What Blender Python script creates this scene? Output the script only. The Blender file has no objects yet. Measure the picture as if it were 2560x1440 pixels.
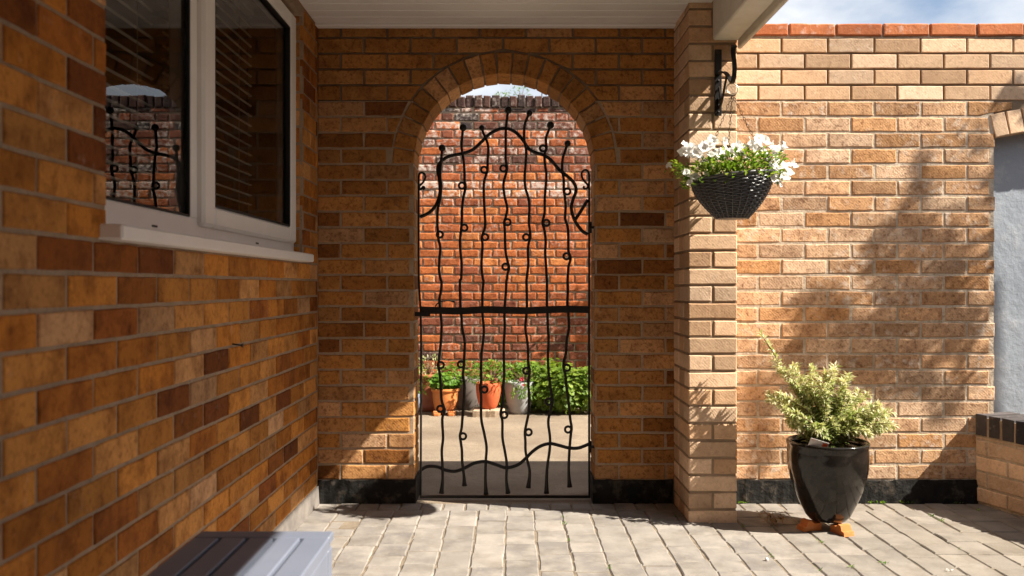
import bpy, math, random
from mathutils import Vector, Matrix
random.seed(7)
rnd = random.random
def U(a, b): return a + (b - a) * rnd()
def G(s): return random.gauss(0, s)
scene = bpy.context.scene
COL = scene.collection

# ------------------------------------------------------------------ camera
CAMZ = 1.055; CY = -.746; F = 2090.0; S = F/1706.7    # focal length in pixels of a 2560 wide frame
def ys(y): return S*y + CY
cd = bpy.data.cameras.new("camera"); cam = bpy.data.objects.new("camera", cd); COL.objects.link(cam)
cam.location = (0, CY, CAMZ); cam.rotation_euler = (math.radians(90), 0, 0)
cd.sensor_width = 36; cd.lens = F/2560*36; cd.shift_x = 0.002; cd.shift_y = -0.0024
cd.clip_start = 0.05; cd.clip_end = 2000
cd.dof.use_dof = True; cd.dof.focus_distance = 4.1; cd.dof.aperture_fstop = 3.2
scene.camera = cam
# ------------------------------------------------------------------ world and sun
SUN = Vector((1.0, -0.325, 1.0)).normalized()
w = bpy.data.worlds.new("World"); scene.world = w; w.use_nodes = True
nt = w.node_tree; nt.nodes.clear()
out = nt.nodes.new('ShaderNodeOutputWorld'); bg = nt.nodes.new('ShaderNodeBackground')
sky = nt.nodes.new('ShaderNodeTexSky'); sky.sky_type = 'NISHITA'; sky.sun_disc = False
sky.sun_elevation = math.asin(SUN.z); sky.sun_rotation = math.atan2(SUN.x, SUN.y)
sky.air_density = 1.0; sky.dust_density = 1.0; sky.ozone_density = 1.0
tc = nt.nodes.new('ShaderNodeTexCoord'); mp = nt.nodes.new('ShaderNodeMapping')
mp.inputs['Scale'].default_value = (1.0, 1.0, 2.2); mp.inputs['Location'].default_value = (0.35, 0.2, 0.1)
nz = nt.nodes.new('ShaderNodeTexNoise'); nz.inputs['Scale'].default_value = 3.4; nz.inputs['Detail'].default_value = 9
nz.inputs['Roughness'].default_value = 0.55
rp = nt.nodes.new('ShaderNodeValToRGB'); rp.color_ramp.elements[0].position = 0.31; rp.color_ramp.elements[1].position = 0.57
mx = nt.nodes.new('ShaderNodeMix'); mx.data_type = 'RGBA'; mx.inputs['B'].default_value = (7.4, 7.5, 7.7, 1)
nt.links.new(tc.outputs['Generated'], mp.inputs['Vector']); nt.links.new(mp.outputs[0], nz.inputs['Vector'])
nt.links.new(nz.outputs['Fac'], rp.inputs['Fac']); nt.links.new(rp.outputs['Color'], mx.inputs['Factor'])
nt.links.new(sky.outputs[0], mx.inputs['A']); nt.links.new(mx.outputs['Result'], bg.inputs['Color'])
bg.inputs['Strength'].default_value = 0.05
nt.links.new(bg.outputs[0], out.inputs['Surface'])
sd = bpy.data.lights.new("sun", 'SUN'); so = bpy.data.objects.new("sun", sd); COL.objects.link(so)
sd.energy = 5.0; sd.angle = math.radians(0.53); sd.color = (1.0, 0.92, 0.79)
so.rotation_euler = SUN.to_track_quat('Z', 'Y').to_euler(); so.location = (6, -2, 7)
scene.view_settings.view_transform = 'Standard'; scene.view_settings.look = 'None'
scene.view_settings.exposure = 1.54; scene.view_settings.gamma = 1.0
scene.render.engine = 'CYCLES'
scene.cycles.max_bounces = 12; scene.cycles.diffuse_bounces = 6; scene.cycles.transparent_max_bounces = 16

# ------------------------------------------------------------------ helpers
def thing(name, label, cat, loc=(0, 0, 0), group=None):
    o = bpy.data.objects.new(name, None); COL.objects.link(o); o.location = loc
    o.empty_display_size = 0.1
    o['label'] = label; o['category'] = cat
    if group: o['group'] = group
    return o
def tag(o, label, cat, group=None):
    o['label'] = label; o['category'] = cat
    if group: o['group'] = group
    return o
def struct(o, kind='structure'):
    o['kind'] = kind; return o
def wloc(p):
    v = Vector((0, 0, 0))
    while p is not None:
        v += Vector(p.location); p = p.parent
    return v

class MB:
    def __init__(s): s.v = []; s.f = []; s.m = []; s.c = []; s.s = []
    def face(s, idx, m=0, c=(.5, .5, 0, 0), sm=False):
        s.f.append(tuple(idx)); s.m.append(m); s.c.append(c); s.s.append(sm)
    def poly(s, pts, m=0, c=(.5, .5, 0, 0), sm=False):
        b = len(s.v); s.v.extend([tuple(p) for p in pts]); s.face(range(b, b + len(pts)), m, c, sm)
    def box(s, x0, x1, y0, y1, z0, z1, m=0, c=(.5, .5, 0, 0), bev=0.0):
        b = len(s.v)
        if bev <= 0:
            s.v += [(x0,y0,z0),(x1,y0,z0),(x1,y1,z0),(x0,y1,z0),(x0,y0,z1),(x1,y0,z1),(x1,y1,z1),(x0,y1,z1)]
            for q in ((0,3,2,1),(4,5,6,7),(0,1,5,4),(1,2,6,5),(2,3,7,6),(3,0,4,7)):
                s.face([b+i for i in q], m, c)
            return
        e = min(bev, (x1-x0)/2.01, (y1-y0)/2.01, (z1-z0)/2.01); X = (x0, x1); Y = (y0, y1); Z = (z0, z1)
        idx = {}
        for i in (0,1):
            for j in (0,1):
                for k in (0,1):
                    sx = e if i == 0 else -e; sy = e if j == 0 else -e; sz = e if k == 0 else -e
                    for a, p in enumerate(((X[i],Y[j]+sy,Z[k]+sz),(X[i]+sx,Y[j],Z[k]+sz),(X[i]+sx,Y[j]+sy,Z[k]))):
                        idx[(i,j,k,a)] = len(s.v); s.v.append(p)
        g = lambda i,j,k,a: idx[(i,j,k,a)]
        for i in (0,1): s.face([g(i,0,0,0),g(i,1,0,0),g(i,1,1,0),g(i,0,1,0)][::(-1 if i==0 else 1)], m, c)
        for j in (0,1): s.face([g(0,j,0,1),g(1,j,0,1),g(1,j,1,1),g(0,j,1,1)][::(1 if j==0 else -1)], m, c)
        for k in (0,1): s.face([g(0,0,k,2),g(1,0,k,2),g(1,1,k,2),g(0,1,k,2)][::(-1 if k==0 else 1)], m, c)
        for i in (0,1):
            for j in (0,1):
                s.face([g(i,j,0,0),g(i,j,1,0),g(i,j,1,1),g(i,j,0,1)], m, c)
            for k in (0,1):
                s.face([g(i,0,k,0),g(i,1,k,0),g(i,1,k,2),g(i,0,k,2)], m, c)
        for j in (0,1):
            for k in (0,1):
                s.face([g(0,j,k,1),g(1,j,k,1),g(1,j,k,2),g(0,j,k,2)], m, c)
        for i in (0,1):
            for j in (0,1):
                for k in (0,1): s.face([g(i,j,k,0),g(i,j,k,1),g(i,j,k,2)], m, c)
    def tube(s, pts, r, n=8, m=0, c=(.5,.5,0,0), closed=False, flat=None):
        P = [Vector(p) for p in pts]; N = len(P)
        R = list(r) if isinstance(r, (list, tuple)) else [r] * N
        b = len(s.v); prev = None
        for i in range(N):
            if closed: t = P[(i+1) % N] - P[i-1]
            else: t = P[min(i+1, N-1)] - P[max(i-1, 0)]
            if t.length < 1e-9: t = Vector((0, 0, 1))
            t.normalize()
            if prev is None:
                ref = Vector((0, 1, 0)) if abs(t.y) < .9 else Vector((1, 0, 0))
                nrm = (ref - t * ref.dot(t)).normalized()
            else:
                nrm = prev - t * prev.dot(t)
                nrm = nrm.normalized() if nrm.length > 1e-6 else prev
            prev = nrm; bi = t.cross(nrm)
            fa, fb = flat if flat else (1, 1)
            for k in range(n):
                a = 2 * math.pi * (k + .5) / n
                q = P[i] + nrm * (math.cos(a) * R[i] * fa) + bi * (math.sin(a) * R[i] * fb)
                s.v.append(tuple(q))
        L = N if closed else N - 1
        for i in range(L):
            i2 = (i + 1) % N
            for k in range(n):
                k2 = (k + 1) % n
                s.face((b+i*n+k, b+i*n+k2, b+i2*n+k2, b+i2*n+k), m, c, n > 4)
        if not closed:
            s.face([b+k for k in range(n)][::-1], m, c); s.face([b+(N-1)*n+k for k in range(n)], m, c)
    def lathe(s, prof, cx, cy, n=48, m=0, c=(.5,.5,0,0), wob=0.0):
        b = len(s.v); K = len(prof); ph = U(0, 6)
        for i, (r, z) in enumerate(prof):
            for k in range(n):
                a = 2 * math.pi * k / n; rr = r * (1 + wob * math.sin(2 * a + ph))
                s.v.append((cx + rr * math.cos(a), cy + rr * math.sin(a), z))
        for i in range(K - 1):
            for k in range(n):
                k2 = (k + 1) % n
                s.face((b+i*n+k, b+i*n+k2, b+(i+1)*n+k2, b+(i+1)*n+k), m, c, True)
        s.face([b+k for k in range(n)][::-1], m, c); s.face([b+(K-1)*n+k for k in range(n)], m, c)
    def ball(s, p, r, n=14, m=0, c=(.5,.5,0,0)):
        k = n // 2
        prof = [(max(1e-4, r * math.sin(math.pi * i / k)), p[2] - r * math.cos(math.pi * i / k)) for i in range(k + 1)]
        s.lathe(prof, p[0], p[1], n, m, c)
    def build(s, name, mats, parent=None, sub=None):
        me = bpy.data.meshes.new(name); off = wloc(parent) if parent else Vector((0, 0, 0))
        if not isinstance(mats, (list, tuple)): mats = [mats]
        me.from_pydata([(a-off.x, b-off.y, d-off.z) for a, b, d in s.v], [], s.f)
        for m in mats: me.materials.append(m)
        me.polygons.foreach_set('material_index', s.m)
        me.polygons.foreach_set('use_smooth', s.s)
        at = me.attributes.new('tint', 'FLOAT_COLOR', 'CORNER')
        flat = []
        for f, c in zip(s.f, s.c): flat += list(c) * len(f)
        at.data.foreach_set('color', flat)
        me.update()
        o = bpy.data.objects.new(name, me); COL.objects.link(o)
        if parent: o.parent = parent
        return o

# ---- materials
def newmat(name):
    m = bpy.data.materials.new(name); m.use_nodes = True; nt = m.node_tree
    return m, nt, nt.nodes['Principled BSDF']
def N(nt, typ, **kw):
    n = nt.nodes.new(typ)
    for k, v in kw.items():
        if k.startswith('_'): setattr(n, k[1:], v)
        else: n.inputs[k].default_value = v
    return n
def mixc(nt, a, b, fac, blend='MIX'):
    m = nt.nodes.new('ShaderNodeMix'); m.data_type = 'RGBA'; m.blend_type = blend
    for k, v in (('A', a), ('B', b), ('Factor', fac)):
        sk = m.inputs[k] if k != 'Factor' else m.inputs[0]
        if hasattr(v, 'links'): nt.links.new(v, sk)
        elif isinstance(v, (int, float)) and k != 'Factor': sk.default_value = (v, v, v, 1)
        elif k == 'Factor': sk.default_value = v
        else: sk.default_value = (*v, 1)
    return m.outputs['Result']
def math_(nt, op, a, b=0.0, clamp=False):
    m = nt.nodes.new('ShaderNodeMath'); m.operation = op; m.use_clamp = clamp
    for i, v in enumerate((a, b)):
        if hasattr(v, 'links'): nt.links.new(v, m.inputs[i])
        else: m.inputs[i].default_value = v
    return m.outputs[0]
def rng(nt, v, a, b, c=0.0, d=1.0):
    m = nt.nodes.new('ShaderNodeMapRange'); m.clamp = True
    nt.links.new(v, m.inputs[0])
    for i, x in enumerate((a, b, c, d)): m.inputs[i+1].default_value = x
    return m.outputs[0]
def noise(nt, vec, scale, detail=4, rough=.55):
    n = N(nt, 'ShaderNodeTexNoise', Scale=scale, Detail=detail, Roughness=rough); nt.links.new(vec, n.inputs['Vector'])
    return n.outputs['Fac']
def bump(nt, h, strength, dist, nrm=None):
    b = N(nt, 'ShaderNodeBump', Strength=strength, Distance=dist); nt.links.new(h, b.inputs['Height'])
    if nrm is not None: nt.links.new(nrm, b.inputs['Normal'])
    return b.outputs[0]
def seeded(nt):
    a = N(nt, 'ShaderNodeAttribute', _attribute_name='tint'); sp = N(nt, 'ShaderNodeSeparateColor'); nt.links.new(a.outputs['Color'], sp.inputs[0])
    t = N(nt, 'ShaderNodeTexCoord')
    sc = N(nt, 'ShaderNodeVectorMath', _operation='ADD'); nt.links.new(t.outputs['Object'], sc.inputs[0])
    m = math_(nt, 'MULTIPLY', a.outputs['Alpha'], 23.0)
    nt.links.new(m, sc.inputs[1])
    return sp.outputs[0], sp.outputs[1], sp.outputs[2], sc.outputs[0], t.outputs['Object']
def brick_mat(name, stops, white=(.75, .68, .60), pit=.5, comb=0.0, bstr=.6, blotch=.5, combdir=(1, 0, 1)):
    m, nt, p = newmat(name)
    r, g, b, sv, ov = seeded(nt)
    cr = N(nt, 'ShaderNodeValToRGB'); e = cr.color_ramp.elements
    e[0].position, e[0].color = stops[0][0], (*stops[0][1], 1); e[1].position, e[1].color = stops[-1][0], (*stops[-1][1], 1)
    for q, c in stops[1:-1]:
        x = e.new(q); x.color = (*c, 1)
    nt.links.new(r, cr.inputs[0])
    n1 = noise(nt, sv, 11, 5, .6); n2 = noise(nt, sv, 75, 5, .7); n3 = noise(nt, sv, 26, 6, .65); n4 = noise(nt, sv, 150, 3, .6)
    dark = mixc(nt, cr.outputs[0], (.35, .26, .22), 1.0, 'MULTIPLY')
    c1 = mixc(nt, cr.outputs[0], dark, math_(nt, 'MULTIPLY', rng(nt, n1, .45, .72), blotch))
    c2 = mixc(nt, c1, mixc(nt, c1, (.45, .38, .34), 1.0, 'MULTIPLY'), math_(nt, 'MULTIPLY', rng(nt, n2, .52, .68), pit))
    c2 = mixc(nt, c2, mixc(nt, c2, (.50, .44, .40), 1.0, 'MULTIPLY'), math_(nt, 'MULTIPLY', rng(nt, noise(nt, sv, 48, 3, .6), .54, .66), pit*.75))
    c3 = mixc(nt, c2, mixc(nt, c2, 1.55, 1.0, 'MULTIPLY'), math_(nt, 'MULTIPLY', rng(nt, n4, .54, .7), .45))
    vv = nt.nodes.new('ShaderNodeVectorMath'); vv.operation = 'SCALE'; nt.links.new(c3, vv.inputs[0])
    nt.links.new(rng(nt, g, 0, 1, .74, 1.26), vv.inputs['Scale'])
    wf = math_(nt, 'MULTIPLY', rng(nt, math_(nt, 'ADD', n3, math_(nt, 'MULTIPLY', b, .32)), .62, .80), rng(nt, b, 0.02, .5))
    c4 = mixc(nt, vv.outputs[0], white, math_(nt, 'MULTIPLY', wf, .8))
    nt.links.new(c4, p.inputs['Base Color']); p.inputs['Roughness'].default_value = .92; p.inputs['Specular IOR Level'].default_value = .2
    h = math_(nt, 'ADD', math_(nt, 'MULTIPLY', n2, .7), math_(nt, 'MULTIPLY', n3, .6))
    if comb > 0:
        wv = N(nt, 'ShaderNodeTexWave', Scale=42, Distortion=5.0, Detail=3); wv.wave_type = 'BANDS'; wv.bands_direction = 'DIAGONAL'
        wv.inputs['Detail Scale'].default_value = 1.2
        nt.links.new(sv, wv.inputs['Vector'])
        h = math_(nt, 'ADD', h, math_(nt, 'MULTIPLY', wv.outputs['Fac'], comb))
    nt.links.new(bump(nt, h, bstr, .006), p.inputs['Normal'])
    return m
def mottled(name, c1, c2, scale=8, rough=.8, bstr=.3, bdist=.004, c3=None, s3=60, spec=.3, f3=.6):
    m, nt, p = newmat(name); t = N(nt, 'ShaderNodeTexCoord').outputs['Object']
    n1 = noise(nt, t, scale, 6, .6); n2 = noise(nt, t, s3, 5, .65)
    c = mixc(nt, c1, c2, rng(nt, n1, .35, .65))
    if c3: c = mixc(nt, c, c3, math_(nt, 'MULTIPLY', rng(nt, n2, .52, .66), f3))
    nt.links.new(c, p.inputs['Base Color']); p.inputs['Roughness'].default_value = rough; p.inputs['Specular IOR Level'].default_value = spec
    if bstr: nt.links.new(bump(nt, math_(nt, 'ADD', n1, n2), bstr, bdist), p.inputs['Normal'])
    return m
def leaf_mat(name, stops, trans=.35, rough=.5, tmul=(1.2, 1.25, .55)):
    m, nt, p = newmat(name); r, g, b, sv, ov = seeded(nt)
    cr = N(nt, 'ShaderNodeValToRGB'); e = cr.color_ramp.elements
    e[0].position, e[0].color = stops[0][0], (*stops[0][1], 1); e[1].position, e[1].color = stops[-1][0], (*stops[-1][1], 1)
    for q, c in stops[1:-1]:
        x = e.new(q); x.color = (*c, 1)
    nt.links.new(r, cr.inputs[0])
    nt.links.new(cr.outputs[0], p.inputs['Base Color']); p.inputs['Roughness'].default_value = rough; p.inputs['Specular IOR Level'].default_value = .35
    tr = N(nt, 'ShaderNodeBsdfTranslucent'); nt.links.new(mixc(nt, cr.outputs[0], tmul, 1.0, 'MULTIPLY'), tr.inputs['Color'])
    ms = N(nt, 'ShaderNodeMixShader', Fac=trans); nt.links.new(p.outputs[0], ms.inputs[1]); nt.links.new(tr.outputs[0], ms.inputs[2])
    nt.links.new(ms.outputs[0], nt.nodes['Material Output'].inputs['Surface'])
    return m

M = {}
BUFF = [(0, (.13, .045, .014)), (.18, (.28, .110, .026)), (.42, (.43, .195, .052)), (.65, (.51, .285, .14)), (.85, (.60, .385, .235)), (1, (.66, .46, .31))]
M['wallbrick'] = brick_mat('rustic buff brick', BUFF, comb=.06, bstr=.85, pit=1.0, blotch=.6)
M['housebrick'] = brick_mat('smooth house brick', [(0, (.11, .030, .008)), (.22, (.27, .082, .015)), (.42, (.46, .170, .026)), (.62, (.55, .235, .052)), (.82, (.53, .265, .095)), (1, (.53, .30, .150))], bstr=.45, pit=.6, blotch=.85)
M['newbrick'] = brick_mat('pale wirecut brick', [(0, (.46, .27, .145)), (.5, (.60, .40, .25)), (1, (.68, .49, .34))], comb=.08, bstr=.5, pit=.4, blotch=.25)
M['oldbrick'] = brick_mat('old red brick', [(0, (.055, .040, .038)), (.2, (.125, .062, .048)), (.45, (.27, .082, .042)), (.75, (.46, .135, .042)), (1, (.56, .21, .07))], white=(.60, .51, .45), bstr=1.0, pit=1.0, blotch=.85)
M['redbrick'] = brick_mat('red coping brick', [(0, (.42, .125, .05)), (1, (.56, .195, .08))], white=(.8, .74, .66), bstr=.5, pit=.35, blotch=.3)
M['bluebrick'] = brick_mat('dark engineering brick', [(0, (.045, .042, .048)), (1, (.10, .088, .088))], bstr=.25, pit=.3, blotch=.3)
M['mortar'] = mottled('lime mortar', (.60, .51, .41), (.44, .35, .26), 14, .95, .8, .006, (.28, .21, .15), 70, .1)
M['greymortar'] = mottled('grey mortar', (.40, .295, .21), (.31, .225, .15), 12, .95, .5, .004, (.20, .165, .135), 80, .1)
M['darkmortar'] = mottled('brown recessed mortar', (.26, .19, .13), (.16, .115, .08), 12, .95, .5, .004, None, 70, .1)
M['piermortar'] = mottled('tan mortar', (.33, .24, .165), (.23, .165, .11), 12, .95, .5, .004, None, 70, .1)
M['oldmortar'] = mottled('old pale mortar', (.44, .34, .245), (.26, .19, .135), 9, .95, .9, .008, (.2, .15, .11), 60, .1)
M['bitumen'] = mottled('black bitumen', (.007, .0065, .006), (.014, .013, .012), 18, .75, 1.0, .008, (.11, .09, .07), 16, .2, .5)
M['plinth'] = mottled('grey render plinth', (.20, .175, .155), (.13, .115, .105), 10, .9, .6, .006)
M['white'] = mottled('white plastic', (.85, .83, .82), (.81, .79, .775), 5, .35, .03, .001, None, 60, .45)
M['paint'] = mottled('weathered white paint', (.76, .72, .65), (.66, .60, .52), 6, .6, .15, .002, (.33, .20, .10), 9, .3, .12)
M['soffit'] = mottled('white soffit boards', (.84, .81, .79), (.78, .75, .73), 3, .4, .03, .001, None, 60, .4)
M['iron'] = mottled('black wrought iron', (.006, .005, .005), (.011, .009, .008), 30, .45, .35, .002, (.035, .019, .011), 22, .3, .35)
M['render'] = mottled('pale blue render', (.33, .365, .42), (.275, .31, .365), 3, .9, .45, .012, (.44, .46, .50), 14, .15)
M['bench'] = mottled('blue grey paint', (.15, .168, .22), (.13, .148, .198), 4, .42, .05, .001, None, 60, .4)
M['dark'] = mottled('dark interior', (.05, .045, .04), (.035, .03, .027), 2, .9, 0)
M['slat'] = mottled('cream blind slats', (.80, .74, .66), (.76, .70, .62), 3, .5, 0)
M['cord'] = mottled('grey cord', (.4, .37, .33), (.35, .32, .28), 3, .8, 0)
M['gasket'] = mottled('black gasket', (.01, .01, .01), (.015, .015, .015), 3, .5, 0)
M['terracotta'] = mottled('terracotta', (.58, .20, .055), (.50, .16, .045), 9, .75, .25, .003, (.62, .32, .16), 40, .25, .3)
M['redpot'] = mottled('red terracotta', (.50, .105, .035), (.44, .085, .03), 9, .7, .2, .003, (.55, .2, .1), 60, .25, .3)
M['chimney'] = mottled('aged terracotta', (.40, .13, .06), (.30, .09, .05), 9, .8, .3, .003)
M['greypot'] = mottled('pale grey pot', (.36, .36, .37), (.30, .30, .31), 6, .55, .15, .002, (.24, .23, .22), 20, .35)
M['taupepot'] = mottled('taupe pot', (.15, .125, .11), (.12, .10, .09), 6, .6, .15, .002)
M['bluepot'] = mottled('blue grey pot', (.20, .23, .29), (.16, .19, .25), 6, .5, .1, .002)
M['glaze'] = mottled('black glaze', (.008, .007, .006), (.015, .012, .010), 7, .13, .06, .002, (.04, .032, .028), 30, .42, .35)
M['wicker'] = mottled('grey black wicker', (.055, .056, .06), (.08, .081, .086), 30, .35, .1, .001, None, 60, .8)
M['soil'] = mottled('soil', (.05, .033, .022), (.025, .017, .012), 30, .95, 1.0, .01)
M['chain'] = mottled('brown chain', (.16, .11, .08), (.09, .06, .045), 40, .45, .1, .001); M['chain'].node_tree.nodes['Principled BSDF'].inputs['Metallic'].default_value = .6
M['brass'] = mottled('pale metal ring', (.62, .52, .40), (.5, .4, .3), 40, .3, 0); M['brass'].node_tree.nodes['Principled BSDF'].inputs['Metallic'].default_value = .8
M['stone'] = mottled('buff stone', (.46, .35, .25), (.38, .28, .19), 12, .9, .6, .005, (.25, .18, .12), 60)
M['label'] = mottled('plant tag', (.62, .58, .55), (.5, .46, .44), 20, .4, 0, .001, (.55, .11, .03), 14, .4, .9)
M['labelred'] = mottled('orange print', (.65, .10, .02), (.5, .08, .02), 20, .4, 0)
M['stem'] = mottled('woody stem', (.20, .12, .065), (.12, .07, .04), 30, .85, .3, .002)
M['ground'] = mottled('earth ground', (.10, .10, .04), (.06, .08, .025), .6, .95, .3, .02)
M['sand'] = mottled('jointing sand', (.23, .187, .142), (.14, .112, .083), 14, .95, .8, .006, (.12, .095, .06), 24, .1, .6)
M['timber'] = mottled('brown fence timber', (.19, .11, .06), (.13, .075, .045), 3, .85, .3, .004)
M['roof'] = mottled('roof felt', (.12, .12, .12), (.09, .09, .09), 3, .95, .2)
M['deadleaf'] = mottled('dead leaf', (.30, .18, .08), (.2, .11, .05), 30, .8, 0)
# concrete yard
def concrete():
    m, nt, p = newmat('gravelly concrete'); t = N(nt, 'ShaderNodeTexCoord').outputs['Object']
    a = noise(nt, t, 3, 6); b = noise(nt, t, 30, 6, .75); w_ = noise(nt, t, 1.3, 5, .6); d = noise(nt, t, 220, 3, .7)
    c = mixc(nt, (.245, .19, .135), (.185, .142, .10), rng(nt, a, .35, .65))
    c = mixc(nt, c, mixc(nt, c, (.62, .58, .54), 1.0, 'MULTIPLY'), rng(nt, w_, .46, .66))
    c = mixc(nt, c, (.15, .115, .08), math_(nt, 'MULTIPLY', rng(nt, b, .5, .62), .75))
    c = mixc(nt, c, (.52, .43, .32), math_(nt, 'MULTIPLY', rng(nt, d, .55, .7), .7))
    nt.links.new(c, p.inputs['Base Color']); p.inputs['Roughness'].default_value = .95
    nt.links.new(bump(nt, math_(nt, 'ADD', b, d), .6, .006), p.inputs['Normal']); return m
M['concrete'] = concrete()
def paver():
    m, nt, p = newmat('tumbled concrete setts'); r, g, b, sv, ov = seeded(nt)
    cr = N(nt, 'ShaderNodeValToRGB'); e = cr.color_ramp.elements
    e[0].position, e[0].color = 0, (.155, .141, .132, 1); e[1].position, e[1].color = 1, (.230, .207, .187, 1)
    nt.links.new(r, cr.inputs[0])
    n1 = noise(nt, sv, 9, 5); n2 = noise(nt, sv, 120, 4, .7); n3 = noise(nt, ov, 1.1, 4); n4 = noise(nt, sv, 40, 5, .65)
    c = mixc(nt, cr.outputs[0], (.30, .27, .24), math_(nt, 'MULTIPLY', rng(nt, n1, .4, .65), .75))
    c = mixc(nt, c, (.20, .175, .14), math_(nt, 'MULTIPLY', rng(nt, n2, .54, .7), .35))
    c = mixc(nt, c, (.30, .265, .215), math_(nt, 'MULTIPLY', rng(nt, n4, .56, .72), .45))
    c = mixc(nt, c, (.165, .135, .095), math_(nt, 'MULTIPLY', b, rng(nt, n3, .2, .7, .35, 1.0)))
    c = mixc(nt, c, mixc(nt, c, (.62, .58, .52), 1.0, 'MULTIPLY'), math_(nt, 'MULTIPLY', rng(nt, noise(nt, ov, 6.5, 6, .65), .48, .68), .6))
    v = N(nt, 'ShaderNodeVectorMath', _operation='SCALE'); nt.links.new(c, v.inputs[0]); nt.links.new(rng(nt, g, 0, 1, .88, 1.08), v.inputs['Scale'])
    nt.links.new(v.outputs[0], p.inputs['Base Color']); p.inputs['Roughness'].default_value = .9
    nt.links.new(bump(nt, math_(nt, 'ADD', n2, n4), .45, .004), p.inputs['Normal']); return m
M['paver'] = paver()
def glass():
    m, nt, p = newmat('window glass'); nt.nodes.remove(p)
    tr = N(nt, 'ShaderNodeBsdfTransparent', Color=(.80, .83, .82, 1)); gl = N(nt, 'ShaderNodeBsdfGlossy', Roughness=0.0, Color=(1, 1, 1, 1))
    fr = N(nt, 'ShaderNodeFresnel', IOR=1.62); ms = N(nt, 'ShaderNodeMixShader')
    nt.links.new(fr.outputs[0], ms.inputs[0]); nt.links.new(tr.outputs[0], ms.inputs[1]); nt.links.new(gl.outputs[0], ms.inputs[2])
    nt.links.new(ms.outputs[0], nt.nodes['Material Output'].inputs['Surface']); return m
M['glass'] = glass()
def clear():
    m, nt, p = newmat('clear glass back'); nt.nodes.remove(p); tr = N(nt, 'ShaderNodeBsdfTransparent', Color=(1, 1, 1, 1)); nt.links.new(tr.outputs[0], nt.nodes['Material Output'].inputs['Surface']); return m
M['clear'] = clear()
M['mantle'] = leaf_mat('lady mantle leaf', [(0, (.06, .12, .012)), (.5, (.14, .22, .025)), (1, (.26, .34, .05))])
M['herb'] = leaf_mat('fresh green leaf', [(0, (.05, .13, .012)), (.6, (.12, .24, .025)), (1, (.28, .36, .07))])
M['petleaf'] = leaf_mat('petunia leaf', [(0, (.05, .12, .015)), (.5, (.15, .25, .03)), (1, (.34, .40, .08))])
M['petal'] = leaf_mat('white petal', [(0, (.80, .77, .74)), (1, (.92, .91, .90))], .45, .6, (1.0, 1.0, 1.0))
M['pinkpetal'] = leaf_mat('pink petal', [(0, (.55, .03, .08)), (1, (.75, .12, .2))], .3, .6)
M['willow'] = leaf_mat('variegated willow leaf', [(0, (.12, .20, .05)), (.35, (.27, .34, .10)), (.65, (.50, .51, .26)), (1, (.72, .66, .49))], .34, .5, (1.1, 1.14, .68))
M['tree'] = leaf_mat('tree leaf', [(0, (.04, .09, .015)), (1, (.10, .18, .03))])

# ------------------------------------------------------------------ bricks
def clip(poly, n, d):
    o = []
    for i in range(len(poly)):
        a, b = poly[i], poly[(i + 1) % len(poly)]
        da = a[0]*n[0] + a[1]*n[1] - d; db = b[0]*n[0] + b[1]*n[1] - d
        if da >= 0: o.append(a)
        if (da >= 0) != (db >= 0):
            t = da / (da - db); o.append((a[0] + (b[0]-a[0])*t, a[1] + (b[1]-a[1])*t))
    return o
def area(p):
    return abs(sum(p[i][0]*p[(i+1) % len(p)][1] - p[(i+1) % len(p)][0]*p[i][1] for i in range(len(p)))) / 2
def brick(mb, poly, fr, front, back, bev, jit, m, c, seg=.05):
    pts = []
    for i in range(len(poly)):
        a, b = poly[i], poly[(i+1) % len(poly)]; L = math.hypot(b[0]-a[0], b[1]-a[1]); k = max(1, int(L / seg))
        for q in range(k):
            t = q / k
            pts.append((a[0] + (b[0]-a[0])*t + U(-jit, jit), a[1] + (b[1]-a[1])*t + U(-jit, jit)))
    n = len(pts); cx = sum(p[0] for p in poly) / len(poly); cy = sum(p[1] for p in poly) / len(poly)
    us = [p[0] for p in poly]; vs = [p[1] for p in poly]; hw = (max(us)-min(us))/2; hh = (max(vs)-min(vs))/2
    hw = max(hw, .006); hh = max(hh, .006)
    sx = max(.3, 1 - bev/hw); sy = max(.3, 1 - bev/hh); b0 = len(mb.v); tx, ty = G(.004), G(.006)
    for k, lev in enumerate((back, front - bev*.8, front)):
        for p in pts:
            u, v = p
            if k == 2: u = cx + (u-cx)*sx; v = cy + (v-cy)*sy
            ww = lev + (tx*(u-cx) + ty*(v-cy) if k else 0)
            mb.v.append(fr(u, v, ww))
    for r in (0, 1):
        for i in range(n):
            j = (i+1) % n
            mb.face((b0+r*n+i, b0+r*n+j, b0+(r+1)*n+j, b0+(r+1)*n+i), m, c)
    mb.face([b0+2*n+i for i in range(n)], m, c)
def rows(u0, u1, z0, z1, course, pitch, mort, off=0.0, flemish=False):
    k = 0; z = z0; h = mort / 2
    while z < z1 - 1e-4:
        zt = min(z + course, z1)
        if flemish:
            lens = [pitch, pitch/2]; u = u0 - (0 if k % 2 == 0 else pitch*.75); i = 0
        else:
            lens = [pitch]; u = u0 - off - (0 if k % 2 == 0 else pitch/2); i = 0
        while u < u1 - 1e-4:
            L = lens[i % len(lens)]; a, b = max(u, u0), min(u + L, u1)
            if b - a > .03: yield (a + (h if a > u0 else 0), b - (h if b < u1 else 0), z + h, zt - h, k)
            u += L; i += 1
        z = zt; k += 1
def rect(a, b, c, d): return [(a, c), (b, c), (b, d), (a, d)]

D = 3.32; TH = .215; XL = -.934
AX0, AX1 = -.467, .412; AXC = (AX0+AX1)/2; AR = (AX1-AX0)/2; AZ = 1.646; RING = .104
ZP = .108; CRS = .0769; ZTOP = ZP + 28*CRS
front = lambda u, v, w_: (u, D - w_, v)
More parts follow.
